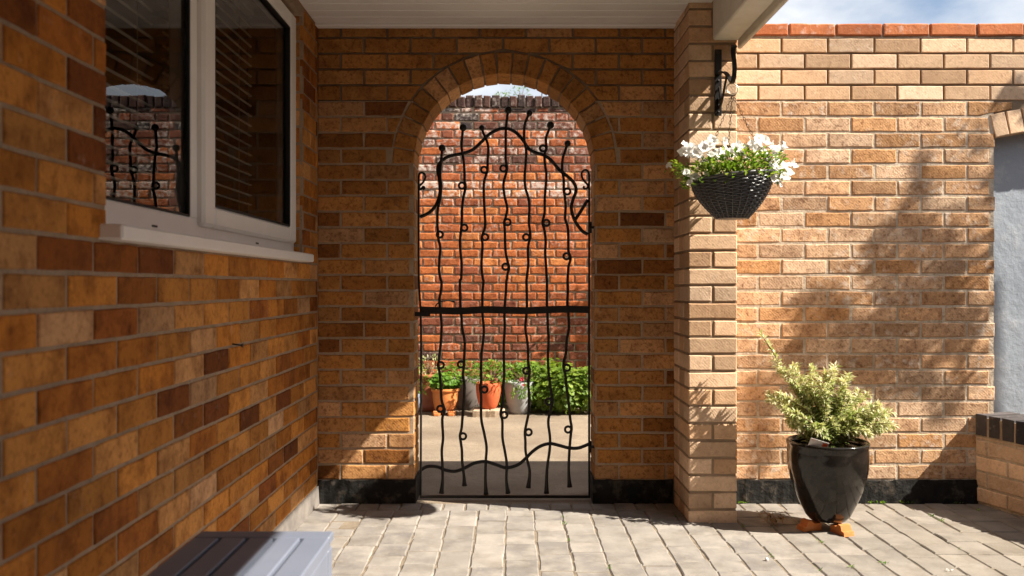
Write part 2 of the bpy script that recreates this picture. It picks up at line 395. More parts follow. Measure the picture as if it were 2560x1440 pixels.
# ---------------- garden wall with the arch
gw = thing('garden_wall', 'buff brick garden wall with an arched gateway and black painted base', 'wall', (0, D, 0))
mb = MB()
ZN = ZP + 24*CRS   # above this: newer courses, recessed joints
# core: left, right, above arch
def core(x0, x1, z0, z1, y0, m): mb.box(x0, x1, y0, D+TH, z0, z1, m)
core(-1.15, AX0-.004, 0, ZN, D+.004, 4); core(-1.15, AX0-.004, ZN, 2.42, D+.009, 2)
BX0, BX1, BZ = 2.358, 3.56, 1.773
core(AX1+.004, .9, 0, ZN, D+.004, 4); core(.9, BX0-.004, 0, ZN, D+.003, 1); core(AX1+.004, .93, ZN, 2.44, D+.009, 2); core(.93, BX0-.004, ZN, ZTOP, D+.009, 2)
core(BX1, 4.6, 0, ZTOP, D+.006, 1)
def over_arch(cx, cz, R, a0, a1, ztop, y0, m, n=28):
    pts = [(cx + R*math.cos(a0+(a1-a0)*i/n), cz + R*math.sin(a0+(a1-a0)*i/n)) for i in range(n+1)]
    for i in range(n):
        (xa, za), (xb, zb) = pts[i], pts[i+1]
        for y in (y0, D+TH): mb.poly([(xa, y, za), (xb, y, zb), (xb, y, ztop), (xa, y, ztop)], m)
        mb.poly([(xa, y0, za), (xb, y0, zb), (xb, D+TH, zb), (xa, D+TH, za)], m)
over_arch(AXC, AZ, AR+.005, math.pi, 0, 2.42, D+.007, 2)
BR = 2.7; BXC = (BX0+BX1)/2; bh = math.asin((BX1-BX0)/2/BR); BZC = BZ - BR*math.cos(bh)
over_arch(BXC, BZC, BR+.005, math.pi/2+bh, math.pi/2-bh, ZTOP, D+.007, 2, 12)
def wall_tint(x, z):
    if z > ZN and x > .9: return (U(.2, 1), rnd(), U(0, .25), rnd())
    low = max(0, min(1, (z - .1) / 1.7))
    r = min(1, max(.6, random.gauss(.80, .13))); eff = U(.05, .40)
    if x < .9:   # bay round the arch: darker brick tones stand in for its shade
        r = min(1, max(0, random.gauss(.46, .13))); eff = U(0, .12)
        if z > ZN: return (min(.6, max(.1, random.gauss(.40, .07))), U(.2, .8), .0, rnd())  # upper courses toned dark for the shade below the soffit
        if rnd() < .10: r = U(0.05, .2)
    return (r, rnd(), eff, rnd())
for a, b, c, d, k in rows(XL, 4.6, ZP, ZTOP, CRS, .2257, .011, .115):
    pol = rect(a, b, c, d); z = (c+d)/2; x = (a+b)/2
    if b > AX0-.7 and a < AX1+.7:
        if d > AZ + .02:
            v = (x-AXC, max(z-AZ, .0)); l = math.hypot(*v)
            if l < AR+RING+.16:
                if l < .05: continue
                n = (v[0]/l, v[1]/l); pol = clip(pol, n, n[0]*AXC+n[1]*AZ + AR+RING+.010)
        elif a < AX1 and b > AX0:
            pl = clip(pol, (-1, 0), -AX0); prr = clip(pol, (1, 0), AX1)
            for q in (pl, prr):
                if len(q) > 2 and area(q) > .0012:
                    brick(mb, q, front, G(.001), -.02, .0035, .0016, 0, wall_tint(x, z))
            continue
    if b > BX0 and a < BX1:
        if z < BZ + .02:
            for q in (clip(pol, (-1, 0), -BX0), clip(pol, (1, 0), BX1)):
                if len(q) > 2 and area(q) > .0012: brick(mb, q, front, G(.001), -.02, .0035, .0016, 0, wall_tint(x, z))
            continue
    if b > BX0-.2 and a < BX1+.2 and z > BZ-.05:
        n0 = (-math.cos(bh), -math.sin(bh)); xo = min(max(x, BX0), BX1) - BXC
        if z > BZC + math.sqrt((BR+.118)**2 - xo*xo) - .012:
            n = Vector((xo, z-BZC)).normalized(); pol = clip(pol, n, n[0]*BXC+n[1]*BZC+BR+.122)
        elif x < BXC: pol = clip(pol, n0, n0[0]*BX0+n0[1]*BZ+.008)
        else: continue
    if len(pol) < 3 or area(pol) < .0012: continue
    new = z > ZN
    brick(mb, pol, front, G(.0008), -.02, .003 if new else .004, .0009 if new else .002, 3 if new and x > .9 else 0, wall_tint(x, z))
# top courses of the shaded bay, up to the soffit
for a, b, c, d, k in rows(XL, .80, ZTOP, 2.345, CRS, .2257, .011, .115):
    brick(mb, rect(a, b, c, d), front, 0, -.02, .003, .001, 0, wall_tint(0, 2.3))
# jamb reveals
for X, sg in ((AX0, 1), (AX1, -1)):
    fr = (lambda X, sg: (lambda u, v, w_: (X + sg*w_, u, v)))(X, sg)
    for a, b, c, d, k in rows(D+.022, D+TH, ZP, AZ, CRS, .30, .011):
        if k % 2 == 0: brick(mb, rect(D+.022, D+TH, c, d), fr, 0, -.003, .004, .0015, 0, wall_tint(0, .5))
        else:
            brick(mb, rect(D+.022, D+.100, c, d), fr, 0, -.003, .004, .0015, 0, wall_tint(0, .5))
            brick(mb, rect(D+.111, D+TH, c, d), fr, 0, -.003, .004, .0015, 0, wall_tint(0, .5))
BR_MATS = [M['wallbrick'], M['mortar'], M['darkmortar'], M['newbrick'], M['greymortar']]
mb.build('wall', BR_MATS, gw)
# arch ring
mb = MB(); nv = 21
for i in range(nv):
    a0 = math.pi*(i+.06)/nv; a1 = math.pi*(i+.94)/nv; r0, r1 = AR, AR+RING
    p = [(AXC+r*math.cos(a), AZ+r*math.sin(a)) for r, a in ((r0, a0), (r1, a0), (r1, a1), (r0, a1))]
    brick(mb, p, front, .002+G(.001), -TH, .004, .0018, 0, (min(1, max(.1, random.gauss(.42, .10))), rnd(), U(0, .1), rnd()))  # ring bricks toned down to match the bay's painted shade
mb.build('arch_ring', [M['wallbrick']], gw)
mb = MB(); nb = 16
for i in range(nb):
    a0 = math.pi/2+bh - 2*bh*(i+.05)/nb; a1 = math.pi/2+bh - 2*bh*(i+.95)/nb
    p = [(BXC+r*math.cos(a), BZC+r*math.sin(a)) for r, a in ((BR, a0), (BR+.114, a0), (BR+.114, a1), (BR, a1))]
    brick(mb, p, front, .003+G(.001), -.10, .004, .0016, 0, (U(.5, 1), rnd(), .1, rnd()))
mb.build('alcove_arch', [M['newbrick']], gw)
mb = MB(); mb.box(BX0-.06, BX1+.06, D+.10, D+TH-.005, .0, 1.92, 0); mb.build('render_panel', M['render'], gw)
# coping
mb = MB(); mb.box(1.0, 4.6, D+.010, D+TH-.01, ZTOP, ZTOP+.066, 1)
for a, b, c, d, k in rows(.93, 4.6, ZTOP+.002, ZTOP+.073, .071, .2285, .011, .03):
    brick(mb, rect(a, b, c+.003, d), front, .004+G(.0015), -.22, .005, .002, 0, (rnd(), rnd(), U(.1, .32), rnd()))
mb.build('coping', [M['redbrick'], M['mortar']], gw)
# black painted base
mb = MB()
def plinth_strip(x0, x1, y, m=0):
    n = max(2, int((x1-x0)/.03)); top = []; bot = []
    for i in range(n+1):
        x = x0+(x1-x0)*i/n; top.append((x, y-.010+G(.002), ZP+.001+G(.003))); bot.append((x, y-.017+G(.003), -.01))
    for i in range(n):
        mb.poly([bot[i], bot[i+1], top[i+1], top[i]], m)
        mb.poly([top[i], top[i+1], (top[i+1][0], y+.01, ZP+.002), (top[i][0], y+.01, ZP+.002)], m)
plinth_strip(XL, AX0+.006, D); plinth_strip(AX1-.006, .79, D); plinth_strip(.99, 2.30, D)
for X, sg in ((AX0, 1), (AX1, -1)):
    mb.box(min(X, X+sg*.010), max(X, X+sg*.010), D-.012, D+TH, -.01, ZP+.002, 0)
mb.build('plinth', M['bitumen'], gw)

# ---------------- brick pillar
PX0, PX1, PY0 = .797, 1.011, D-.343
pl = thing('brick_pillar', 'pale brick pillar with recessed joints holding up the white beam', 'pillar', ((PX0+PX1)/2, PY0+.16, 0))
mb = MB(); mb.box(PX0+.0045, PX1-.0045, PY0+.0045, D+.004, -.01, 2.42, 1)
z = -.02; k = 0; PC = .0769
while z < 2.40:
    c, d = z+.0055, min(z+PC-.0055, 2.42)
    t = lambda: (U(.1, 1), rnd(), U(0, .2), rnd())
    fA = lambda u, v, w_: (u, PY0-w_, v); fL = lambda u, v, w_: (PX0-w_, u, v); fR = lambda u, v, w_: (PX1+w_, u, v)
    if k % 2 == 0: fl = [(PX0, PX1)]; sd_ = [(PY0+.1125, PY0+.215), (PY0+.226, PY0+.343)]; first = (PY0+.0205, PY0+.1015)
    else:
        mid = (PX0+PX1)/2; fl = [(PX0, mid-.0055), (mid+.0055, PX1)]; sd_ = [(PY0+.225, PY0+.343)]; first = (PY0+.0205, PY0+.214)
    tt = [t() for _ in fl]
    for (a, b), q in zip(fl, tt): brick(mb, rect(a, b, c, d), fA, G(.0008), -.018, .004, .0012, 0, q)
    for fS, q in ((fL, tt[0]), (fR, tt[-1])):
        brick(mb, rect(*first, c, d), fS, -.0004, -.012, .003, .0008, 0, q)
        for a, b in sd_: brick(mb, rect(a, b, c, d), fS, G(.0006), -.012, .003, .0012, 0, t())
    z += PC; k += 1
mb.build('shaft', [M['newbrick'], M['piermortar']], pl)

# ---------------- house wall on the left with its window
hs = thing('house', 'orange brown brick house wall with a white framed window, left side', 'house', (XL, 1.6, 0))
WY0, WY1, WZ0, WZ1 = ys(1.58), ys(3.085), 1.160, 2.272
mb = MB()
def hcore(y0, y1, z0, z1): mb.box(XL-.25, XL-.004, y0, y1, z0, z1, 1)
hcore(-4, WY0, 0, 2.9); hcore(WY1, D+.1, 0, 2.42); hcore(WY0, WY1, 0, WZ0); hcore(WY0, WY1, WZ1, 2.42); 
fr = lambda u, v, w_: (XL + w_, u, v)
def ht(y, z):
    r = min(1, max(.10, random.gauss(.55, .23)))
    if rnd() < .03: r = U(0, .2)
    return (r, rnd(), U(0, .12), rnd())
for a, b, c, d, k in rows(-.5, D-.008, .082, 2.345, .0769, .2257, .010, .06):
    pol = rect(a, b, c, d)
    if d > WZ0 and c < WZ1 and b > WY0 and a < WY1:
        if (c+d)/2 < WZ0:
            brick(mb, rect(a, b, c, min(d, WZ0)), fr, G(.0008), -.015, .003, .0012, 0, ht(a, c)); continue
        for q in (clip(pol, (-1, 0), -WY0), clip(pol, (1, 0), WY1)):
            if len(q) > 2 and area(q) > .001: brick(mb, q, fr, G(.0008), -.015, .003, .0012, 0, ht(a, c))
        continue
    brick(mb, pol, fr, G(.0008), -.015, .003, .0012, 0, ht(a, c))
frv = lambda u, v, w_: (u, WY1 - w_, v)
for a, b, c, d, k in rows(XL-.10, XL-.017, .082, 2.33, .0769, .3, .011):
    if c > WZ0 and d < WZ1+.05: brick(mb, rect(a, b, c, d), frv, .002, -.01, .003, .001, 0, ht(0, 0))
mb.build('wall', [M['housebrick'], M['greymortar']], hs)
mb = MB()
n = 60
for i in range(n):
    y0, y1 = -1.9+(D+1.9)*i/n, -1.9+(D+1.9)*(i+1)/n
    mb.poly([(XL+.010+.003*math.sin(i*1.7), y0, -.01), (XL+.010+.003*math.sin((i+1)*1.7), y1, -.01), (XL+.006, y1, .083), (XL+.006, y0, .083)])
    mb.poly([(XL+.006, y0, .083), (XL+.006, y1, .083), (XL-.01, y1, .084), (XL-.01, y0, .084)])
mb.build('plinth', M['plinth'], hs)
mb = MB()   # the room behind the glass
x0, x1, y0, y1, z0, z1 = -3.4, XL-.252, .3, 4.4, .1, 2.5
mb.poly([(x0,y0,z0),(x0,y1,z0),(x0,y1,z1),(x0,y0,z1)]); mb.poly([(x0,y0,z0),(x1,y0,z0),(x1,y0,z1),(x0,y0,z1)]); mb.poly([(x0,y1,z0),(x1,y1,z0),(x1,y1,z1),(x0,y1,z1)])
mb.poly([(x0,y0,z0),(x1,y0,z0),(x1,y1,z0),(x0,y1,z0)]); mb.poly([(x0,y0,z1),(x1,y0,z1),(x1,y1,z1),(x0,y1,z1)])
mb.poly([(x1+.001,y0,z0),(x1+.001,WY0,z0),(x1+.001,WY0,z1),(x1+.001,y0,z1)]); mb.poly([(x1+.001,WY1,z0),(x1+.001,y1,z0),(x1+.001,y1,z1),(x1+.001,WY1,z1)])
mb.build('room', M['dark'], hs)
wf = thing('window', '', ''); del wf['label']; del wf['category']; wf.parent = hs; wf.location = Vector((XL-.04, 2.1, 1.2)) - hs.location
def bars(mb, xb, xf, y0, y1, z0, z1, wl, wr, wb, wt, bev=.006, m=0):
    mb.box(xb, xf, y0, y0+wl, z0, z1, m, bev=bev); mb.box(xb, xf, y1-wr, y1, z0, z1, m, bev=bev)
    mb.box(xb, xf-.0006, y0+wl-.002, y1-wr+.002, z0, z0+wb, m, bev=bev); mb.box(xb, xf-.0006, y0+wl-.002, y1-wr+.002, z1-wt, z1, m, bev=bev)
mb = MB(); bars(mb, -1.045, -.975, WY0+.002, WY1-.002, 1.196, WZ1-.002, .06, .055, .070, .05)
mb.box(-1.045, -.9752, ys(2.085), ys(2.150), 1.26, WZ1-.05, 0, bev=.006)
# drainage slots in the bottom rail
for y in (ys(1.86), ys(2.62)): mb.box(-.976, -.9742, y, y+.034, 1.215, 1.221, 1)
mb.build('frame', [M['white'], M['gasket']], wf)
mb = MB(); bars(mb, -1.02, -.952, ys(2.128), ys(3.046), 1.242, WZ1-.02, .103, .10, .070, .075, .010); mb.build('sash', M['white'], wf)
mb = MB(); e = .0075
bars(mb, -.990, -.9765, ys(1.63), ys(2.086), 1.265, WZ1-.051, e, e, e, e, .002); bars(mb, -.980, -.9535, ys(2.211), ys(2.965), 1.311, WZ1-.094, e, e, e, e, .002)
mb.build('gasket', M['gasket'], wf)
mb = MB(); mb.box(-.996, -.990, ys(1.625), ys(2.09), 1.26, WZ1-.045, 1); mb.m[3] = 0; mb.build('pane', [M['glass'], M['clear']], wf)
mb = MB(); mb.box(-.976, -.970, ys(2.205), ys(2.97), 1.305, WZ1-.09, 1); mb.m[3] = 0; mb.build('pane', [M['glass'], M['clear']], wf)
mb = MB(); mb.box(-1.0, -.882, ys(1.555), ys(3.075), 1.160, 1.196, 0, bev=.005); mb.build('sill', M['white'], wf)
# blinds hang in the room
def blind(y0, y1, label):
    t = thing('venetian_blind', label, 'blind', (-1.10, (y0+y1)/2, 2.2), 'blinds behind the house window')
    mb = MB(); z = 1.27
    while z < 2.20:
        dz = G(.0008)
        mb.poly([(-1.102, y0, z+dz-.001), (-1.102, y1, z+dz-.001), (-1.095, y1, z+dz+.001), (-1.095, y0, z+dz+.001)]); 
        mb.poly([(-1.102, y0, z+dz-.0040), (-1.102, y1, z+dz-.0040), (-1.095, y1, z+dz-.0005), (-1.095, y0, z+dz-.0005)])
        mb.poly([(-1.095, y0, z+dz-.0005), (-1.095, y1, z+dz-.0005), (-1.095, y1, z+dz+.001), (-1.095, y0, z+dz+.001)])
        z += .042
    mb.build('slats', M['slat'], t)
    mb = MB(); mb.box(-1.125, -1.085, y0, y1, 2.20, 2.24, 0, bev=.004); mb.build('head_rail', M['slat'], t)
    for f in (.22, .78):
        y = y0+(y1-y0)*f; mb = MB(); mb.tube([(-1.086, y, 1.26), (-1.086, y, 2.2)], .0012, 5); mb.build('ladder_cord', M['cord'], t)
blind(ys(1.60), ys(2.10), 'open venetian blind behind the fixed left pane of the house window')
blind(ys(2.16), ys(2.90), 'open venetian blind behind the opening right sash of the house window')

# ---------------- canopy roof: soffit, beam, deck
cr = thing('canopy_roof', 'white boarded soffit and beam roofing the passage to the gate', 'roof', (0, 1.2, 2.3))
YR_ = -1.945; mb = MB(); ZS = 2.315; y = D-.050; 
mb.box(XL-.003, PX1-.10, D-.052, D-.004, ZS-.012, ZS+.012, 0, bev=.005)
while y > YR_+.1:
    mb.box(XL-.003, .9015, y-.092, y-.004, ZS, ZS+.014, 0, bev=.004); mb.box(XL-.003, .9015, y-.006, y-.002, ZS+.007, ZS+.013, 1); y -= .092
mb.build('soffit', [M['soffit'], M['plinth']], cr)
mb = MB(); mb.box(.902, 1.016, YR_, PY0-.002, 2.145, 2.52, 0, bev=.006); mb.box(1.0165, 1.037, YR_, PY0+.015, 2.112, 2.54, 0, bev=.005); mb.build('beam', M['paint'], cr)
mb = MB(); mb.box(-1.2, .901, YR_, D+TH, 2.34, 2.50, 0); mb.box(.9015, 1.036, PY0, D+TH, 2.43, 2.50, 0); mb.box(-1.25, 1.040, YR_, D+TH+.05, 2.545, 2.57, 0); mb.box(1.0375, 1.405, YR_, 2.78, 2.418, 2.572, 0); mb.build('deck', M['roof'], cr)  # last box: unseen overhang added to set the shadow edge on bench and wall

# ---------------- ground
mb = MB(); mb.poly([(-300, -300, -.06), (300, -300, -.06), (300, 300, -.06), (-300, 300, -.06)]); struct(mb.build('ground', M['ground']))
mb = MB(); mb.poly([(-3, D-.03, -.004), (5, D-.03, -.004), (5, 9, -.004), (-3, 9, -.004)]); struct(mb.build('concrete_yard', M['concrete']))
mb = MB()
mb.poly([(XL-.2, -1.9, -.0046), (3.7, -1.9, -.0046), (3.7, D-.02, -.0046), (XL-.2, D-.02, -.0046)], 1)
fp = lambda u, v, w_: (u, v, w_)
def pt(x, y):
    moss = max(0, min(.85, (x-.9)/1.2)) * U(.6, 1.0)
    return (rnd(), rnd(), moss, rnd())
x = XL+.005
while x < 3.0:     # setts laid along the foot of the wall
    L = U(.095, .108)
    brick(mb, rect(x+.003, x+L-.003, D-.136, D-.018), fp, G(.0012), -.02, .006, .0022, 0, pt(x, D), .04); x += L
x = XL+.004; ci = 0
while x < 3.6:
    y = D-.139; y1 = y; Wc = .1300
    first = True
    while y1 > -1.2:
        L = random.choice((.115, .155, .155, .195)) * U(.96, 1.04)
        if first: L = U(.07, .195); first = False
        jx = G(.0014); a, b = x+.0012+jx+abs(G(.0008)), x+Wc-.0012+jx-abs(G(.0008))
        brick(mb, rect(a, b, y1-L+.0024, y1-.0024), fp, G(.0013), -.02, .0055, .0030, 0, pt(x, y1), .045); y1 -= L
    x += Wc; ci += 1
struct(mb.build('paving', [M['paver'], M['sand']]))

# ---------------- old red wall at the back of the yard
YB = ys(6.15); OT = 2.763
ow = thing('old_brick_wall', 'weathered old red brick wall with white bloom behind the gate', 'wall', (0, YB, 0))
mb = MB(); mb.box(-3.2, 5, YB+.007, YB+.33, -.02, OT-.09, 1)
fo = lambda u, v, w_: (u, YB-w_, v)
for a, b, c, d, k in rows(-1.7, 2.6, 0.0, OT-.105, .0768, .228, .013, 0, True):
    z = (c+d)/2
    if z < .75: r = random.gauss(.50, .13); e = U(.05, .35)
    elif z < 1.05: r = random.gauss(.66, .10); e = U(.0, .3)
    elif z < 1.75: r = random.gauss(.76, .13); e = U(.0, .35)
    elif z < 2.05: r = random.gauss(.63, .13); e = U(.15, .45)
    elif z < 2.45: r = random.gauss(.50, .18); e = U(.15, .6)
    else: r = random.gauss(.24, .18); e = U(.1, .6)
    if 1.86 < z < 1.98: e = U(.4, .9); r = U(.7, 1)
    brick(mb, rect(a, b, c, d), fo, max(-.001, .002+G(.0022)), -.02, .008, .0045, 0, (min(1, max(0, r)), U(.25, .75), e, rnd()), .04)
mb.build('wall', [M['oldbrick'], M['oldmortar']], ow)
mb = MB(); mb.box(-3.2, 5, YB+.02, YB+.36, OT-.09, OT-.012, 1)
x = -1.7
while x < 2.6:
    L = U(.072, .084); zt = OT + G(.006)
    brick(mb, rect(x+.005, x+L-.005, OT-.105, zt), fo, .012+G(.006), -.36, .009, .005, 0, (min(.3, abs(random.gauss(.05, .08))), U(0, .6), U(0, .3), rnd()), .04); x += L
mb.build('coping', [M['oldbrick'], M['oldmortar']], ow)

# ---------------- raised bed on the right
RB = Vector((2.262, D, 0)); RD = Vector((.323, -1, 0)).normalized(); RN = Vector((-RD.y, RD.x, 0)) * -1   # outward, towards the pot
if RN.x > 0: RN = -RN
rb = thing('raised_bed', 'low buff brick raised bed capped with dark bricks beside the alcove', 'planter', tuple(RB))
frb = lambda u, v, w_: tuple(RB + RD*u + RN*w_ + Vector((0, 0, v)))
mb = MB()
def obox(u0, u1, w0, w1, z0, z1, m):
    b = len(mb.v)
    for v in (z0, z1):
        for (u, w_) in ((u0, w0), (u1, w0), (u1, w1), (u0, w1)): mb.v.append(frb(u, v, w_))
    for q in ((0,3,2,1),(4,5,6,7),(0,1,5,4),(1,2,6,5),(2,3,7,6),(3,0,4,7)): mb.face([b+i for i in q], m)
obox(-.0, 1.7, -.10, -.005, -.01, .325, 1)
for a, b, c, d, k in rows(.004, 1.7, .004, .325, .0762, .2257, .011, .05):
    brick(mb, rect(a, b, c, d), frb, G(.0008), -.02, .004, .0018, 0, (U(.82, 1), rnd(), U(0, .3), rnd()))
mb.build('wall', [M['newbrick'], M['mortar']], rb)
mb = MB(); obox(.0, 1.7, -.205, -.001, .326, .418, 1); u = .004
while u < 1.65:
    brick(mb, rect(u, u+.062, .329, .432), frb, .004+G(.0015), -.212, .004, .0014, 0, (rnd(), rnd(), U(.0, .2), rnd())); u += .074
mb.build('coping', [M['bluebrick'], M['oldmortar']], rb)
mb = MB(); mb.poly([frb(.0, .30, -.1), frb(1.7, .30, -.1), (5.9, 1.6, .30), (5.9, D+.09, .30), (2.4, D+.09, .30)]); mb.build('soil', M['soil'], rb)

# ---------------- wrought iron gate (traced outline at its own depth, round bars)
YG = D + .055; KX = (YG-CY)/F
def gp(x, y): return ((x-1275)*KX, YG, CAMZ + (714-y)*KX)
A = lambda u, v: (960+u/2.6667, 160+v/2.6667)
B = lambda u, v: (960+u/2.4833, 700+v/2.4833)
gate = thing('garden_gate', 'black wrought iron gate of wavy knotted bars in the arch', 'gate', (AXC, YG, 0))
def smooth(pts, per=5):
    P = [Vector(p) for p in pts]; o = []
    for i in range(len(P)-1):
        p0, p1, p2, p3 = P[max(i-1, 0)], P[i], P[i+1], P[min(i+2, len(P)-1)]
        for k in range(per):
            t = k/per
            o.append(.5*((2*p1) + (-p0+p2)*t + (2*p0-5*p1+4*p2-p3)*t*t + (-p0+3*p1-3*p2+p3)*t**3))
    o.append(P[-1]); return o
bars7 = [
 dict(ball=(388,560,24), a=[(386,590),(382,640),(375,740),(382,820),(374,900),(358,980),(356,1070),(360,1110),(364,1172),(376,1225),(370,1300),(368,1380),(379,1440)],
      la=[(373,1137)], b=[(358,12),(354,70),(345,115),(347,165),(354,230),(358,300),(352,400),(343,480),(338,530),(346,580),(352,650),(358,745),(372,790),(376,815),(362,865),(367,980),(359,1060),(363,1150),(364,1240),(356,1325)], lb=[(353,528),(350,800)]),
 dict(ball=(528,424,25), a=[(522,480),(518,560),(531,640),(537,720),(538,780),(545,820),(536,860),(528,900),(521,970),(519,1050),(514,1110),(508,1170),(508,1230),(518,1330),(515,1430)],
      la=[(520,812),(536,1092)], b=[(472,10),(475,160),(481,220),(486,300),(501,380),(499,470),(497,530),(491,590),(500,660),(496,750),(488,850),(482,920),(472,965),(476,1000),(484,1060),(486,1130),(496,1210),(500,1278)], lb=[(478,524),(491,970)]),
 dict(ball=(652,426,19), a=[(662,458),(684,508),(696,560),(692,640),(690,710),(680,742),(666,800),(667,900),(672,1000),(675,1080),(660,1130),(652,1165),(657,1200),(655,1260),(650,1340),(659,1430)],
      la=[(668,706),(675,1155)], b=[(618,10),(612,80),(611,160),(613,230),(620,300),(617,370),(606,460),(603,560),(604,620),(598,670),(604,730),(604,860),(624,960),(637,1040),(632,1130),(630,1240),(634,1330)], lb=[(624,680)]),
 dict(ball=(829,308,25), a=[(823,345),(813,440),(812,560),(812,640),(821,690),(814,730),(797,800),(804,880),(822,960),(812,1020),(801,1060),(806,1110),(810,1240),(824,1315),(834,1360),(824,1400),(820,1436)],
      la=[(796,697),(824,1055),(810,1352)], b=[(760,10),(757,80),(750,160),(748,220),(750,300),(744,400),(745,520),(746,600),(738,680),(738,760),(724,830),(735,875),(736,980),(750,1060),(762,1140),(760,1240),(770,1325)], lb=[(747,838)]),
 dict(ball=(970,327,21), a=[(956,358),(938,410),(935,500),(948,580),(945,660),(938,760),(944,830),(962,890),(970,960),(966,1050),(973,1110),(975,1155),(964,1200),(960,1250),(962,1340),(952,1430)],
      la=[(948,1155)], b=[(885,10),(888,160),(884,220),(878,300),(890,380),(895,450),(896,520),(905,565),(896,640),(901,720),(898,820),(885,890),(875,945),(878,1000),(879,1060),(890,1120),(905,1190),(896,1290)], lb=[(883,564),(898,945)]),
 dict(ball=(1110,408,25), a=[(1097,446),(1081,490),(1081,530),(1084,565),(1070,605),(1075,680),(1083,740),(1078,820),(1072,900),(1071,990),(1060,1040),(1058,1065),(1070,1110),(1078,1180),(1075,1260),(1080,1340),(1085,1430)],
      la=[(1060,563),(1083,1060)], b=[(1012,10),(1012,160),(1015,220),(1018,300),(1022,370),(1018,480),(1021,560),(1030,640),(1040,710),(1046,755),(1036,800),(1020,880),(1031,980),(1028,1060),(1012,1180),(1009,1325)], lb=[(1022,755)]),
 dict(ball=(1224,530,22), a=[(1210,572),(1192,630),(1188,700),(1198,770),(1199,845),(1207,890),(1211,960),(1208,1030),(1225,1090),(1229,1180),(1230,1250),(1243,1285),(1242,1310),(1230,1355),(1225,1430)],
      la=[(1222,850),(1217,1282)], b=[(1140,12),(1141,80),(1138,160),(1145,220),(1148,300),(1135,370),(1130,450),(1116,510),(1116,550),(1128,600),(1131,650),(1145,750),(1156,860),(1165,915),(1160,960),(1152,1050),(1147,1180),(1153,1285)], lb=[(1136,545),(1143,928)]),
]
for q in bars7:
    bx, by, br = q['ball']; R0 = .0071
    pts = [gp(*A(bx, by))] + [gp(*A(*p)) for p in q['a']] + [gp(*B(*p)) for p in q['b']]
    P = smooth(pts); mb = MB(); nP = len(P)
    rad = [R0]*nP
    for i in range(7): rad[nP-7+i] = R0*(1+.16*i*(i/6))     # flattened foot
    mb.tube(P, rad, 8)
    bp = gp(*A(bx, by)); mb.ball(bp, br/2.6667*KX*1.02)
    for (lst, FX, sc) in ((q['la'], A, 2.6667), (q['lb'], B, 2.4833)):
        for (u, v) in lst:
            c = Vector(gp(*FX(u, v))); rr = 20/2.6*KX
            mb.tube([c + Vector((rr*math.cos(t), -.003*math.sin(t*.5), rr*math.sin(t))) for t in [2*math.pi*i/18 for i in range(18)]], R0*.86, 8, closed=True)
    mb.build('bar', M['iron'], gate)
mb = MB()
xl, xr = (232, 1368); bl, brr = (229, 1274)
fl = [gp(*A(258, 838)), gp(*A(270, 828)), gp(*A(262, 818)), gp(*A(243, 838)), gp(*A(236, 815)), gp(*A(262, 788)), gp(*A(277, 752)), gp(*A(264, 728)), gp(*A(245, 726)), gp(*A(233, 745)), gp(*A(232, 820)), gp(*A(232, 1400)), gp(*B(230, 300)), gp(*B(229, 1100)), gp(*B(228, 1340))]
mb.tube(smooth(fl, 4), .0056, 8)
f2 = [gp(*A(1335, 815)), gp(*A(1332, 828)), gp(*A(1350, 830)), gp(*A(1360, 810)), gp(*A(1328, 770)), gp(*A(1317, 732)), gp(*A(1335, 708)), gp(*A(1356, 712)), gp(*A(1368, 742)), gp(*A(1368, 820)), gp(*A(1368, 1400)), gp(*B(1273, 300)), gp(*B(1274, 1100)), gp(*B(1275, 1340))]
mb.tube(smooth(f2, 4), .0056, 8)
p, q = gp(*B(224, 1343)), gp(*B(1280, 1343)); mb.box(p[0], q[0], YG-.008, YG+.008, .008, .022, 0, bev=.002)
mb.build('frame', M['iron'], gate)
mb = MB()
ring = [(238,1020),(300,990),(345,940),(372,860),(368,770),(357,700),(376,652),(430,615),(520,595),(590,570),(645,522),(700,468),(760,435),(820,428),(880,455),(930,510),(962,560),(1005,586),(1070,608),(1120,645),(1170,705),(1225,748),(1266,790),(1282,840),(1262,900),(1250,960),(1272,1040),(1320,1110),(1360,1135)]
P = [Vector(gp(*A(*p))) + Vector((0, .010, 0)) for p in ring]; mb.tube(smooth(P), .0088, 8)
mb.build('rail', M['iron'], gate)
mb = MB(); P = [Vector(gp(*A(*p))) for p in ((1270,1045),(1310,985),(1358,905))]; mb.tube(smooth(P, 3), .0085, 6); mb.build('strut', M['iron'], gate)
mb = MB(); wv = [(232,1180),(270,1160),(330,1162),(380,1182),(440,1190),(500,1170),(560,1140),(630,1130),(700,1150),(760,1168),(830,1150),(880,1110),(920,1070),(970,1035),(1030,1018),(1090,1030),(1150,1045),(1210,1045),(1275,1020)]
mb.tube(smooth([Vector(gp(*B(*p))) + Vector((0, .009, 0)) for p in wv]), .0085, 8); mb.build('rail', M['iron'], gate)
mb = MB(); mid = [(226,186),(330,189),(480,192),(620,184),(750,187),(880,190),(1020,184),(1140,181),(1278,184)]
P = smooth([gp(*B(*p)) for p in mid]); hh = .0175
for yy in (YG-.014, YG-.0075):
    for i in range(len(P)-1):
        mb.poly([(P[i].x, yy, P[i].z-hh), (P[i+1].x, yy, P[i+1].z-hh), (P[i+1].x, yy, P[i+1].z+hh), (P[i].x, yy, P[i].z+hh)])
for sg in (-1, 1):
    for i in range(len(P)-1):
        mb.poly([(P[i].x, YG-.014, P[i].z+sg*hh), (P[i+1].x, YG-.014, P[i+1].z+sg*hh), (P[i+1].x, YG-.0075, P[i+1].z+sg*hh), (P[i].x, YG-.0075, P[i].z+sg*hh)])
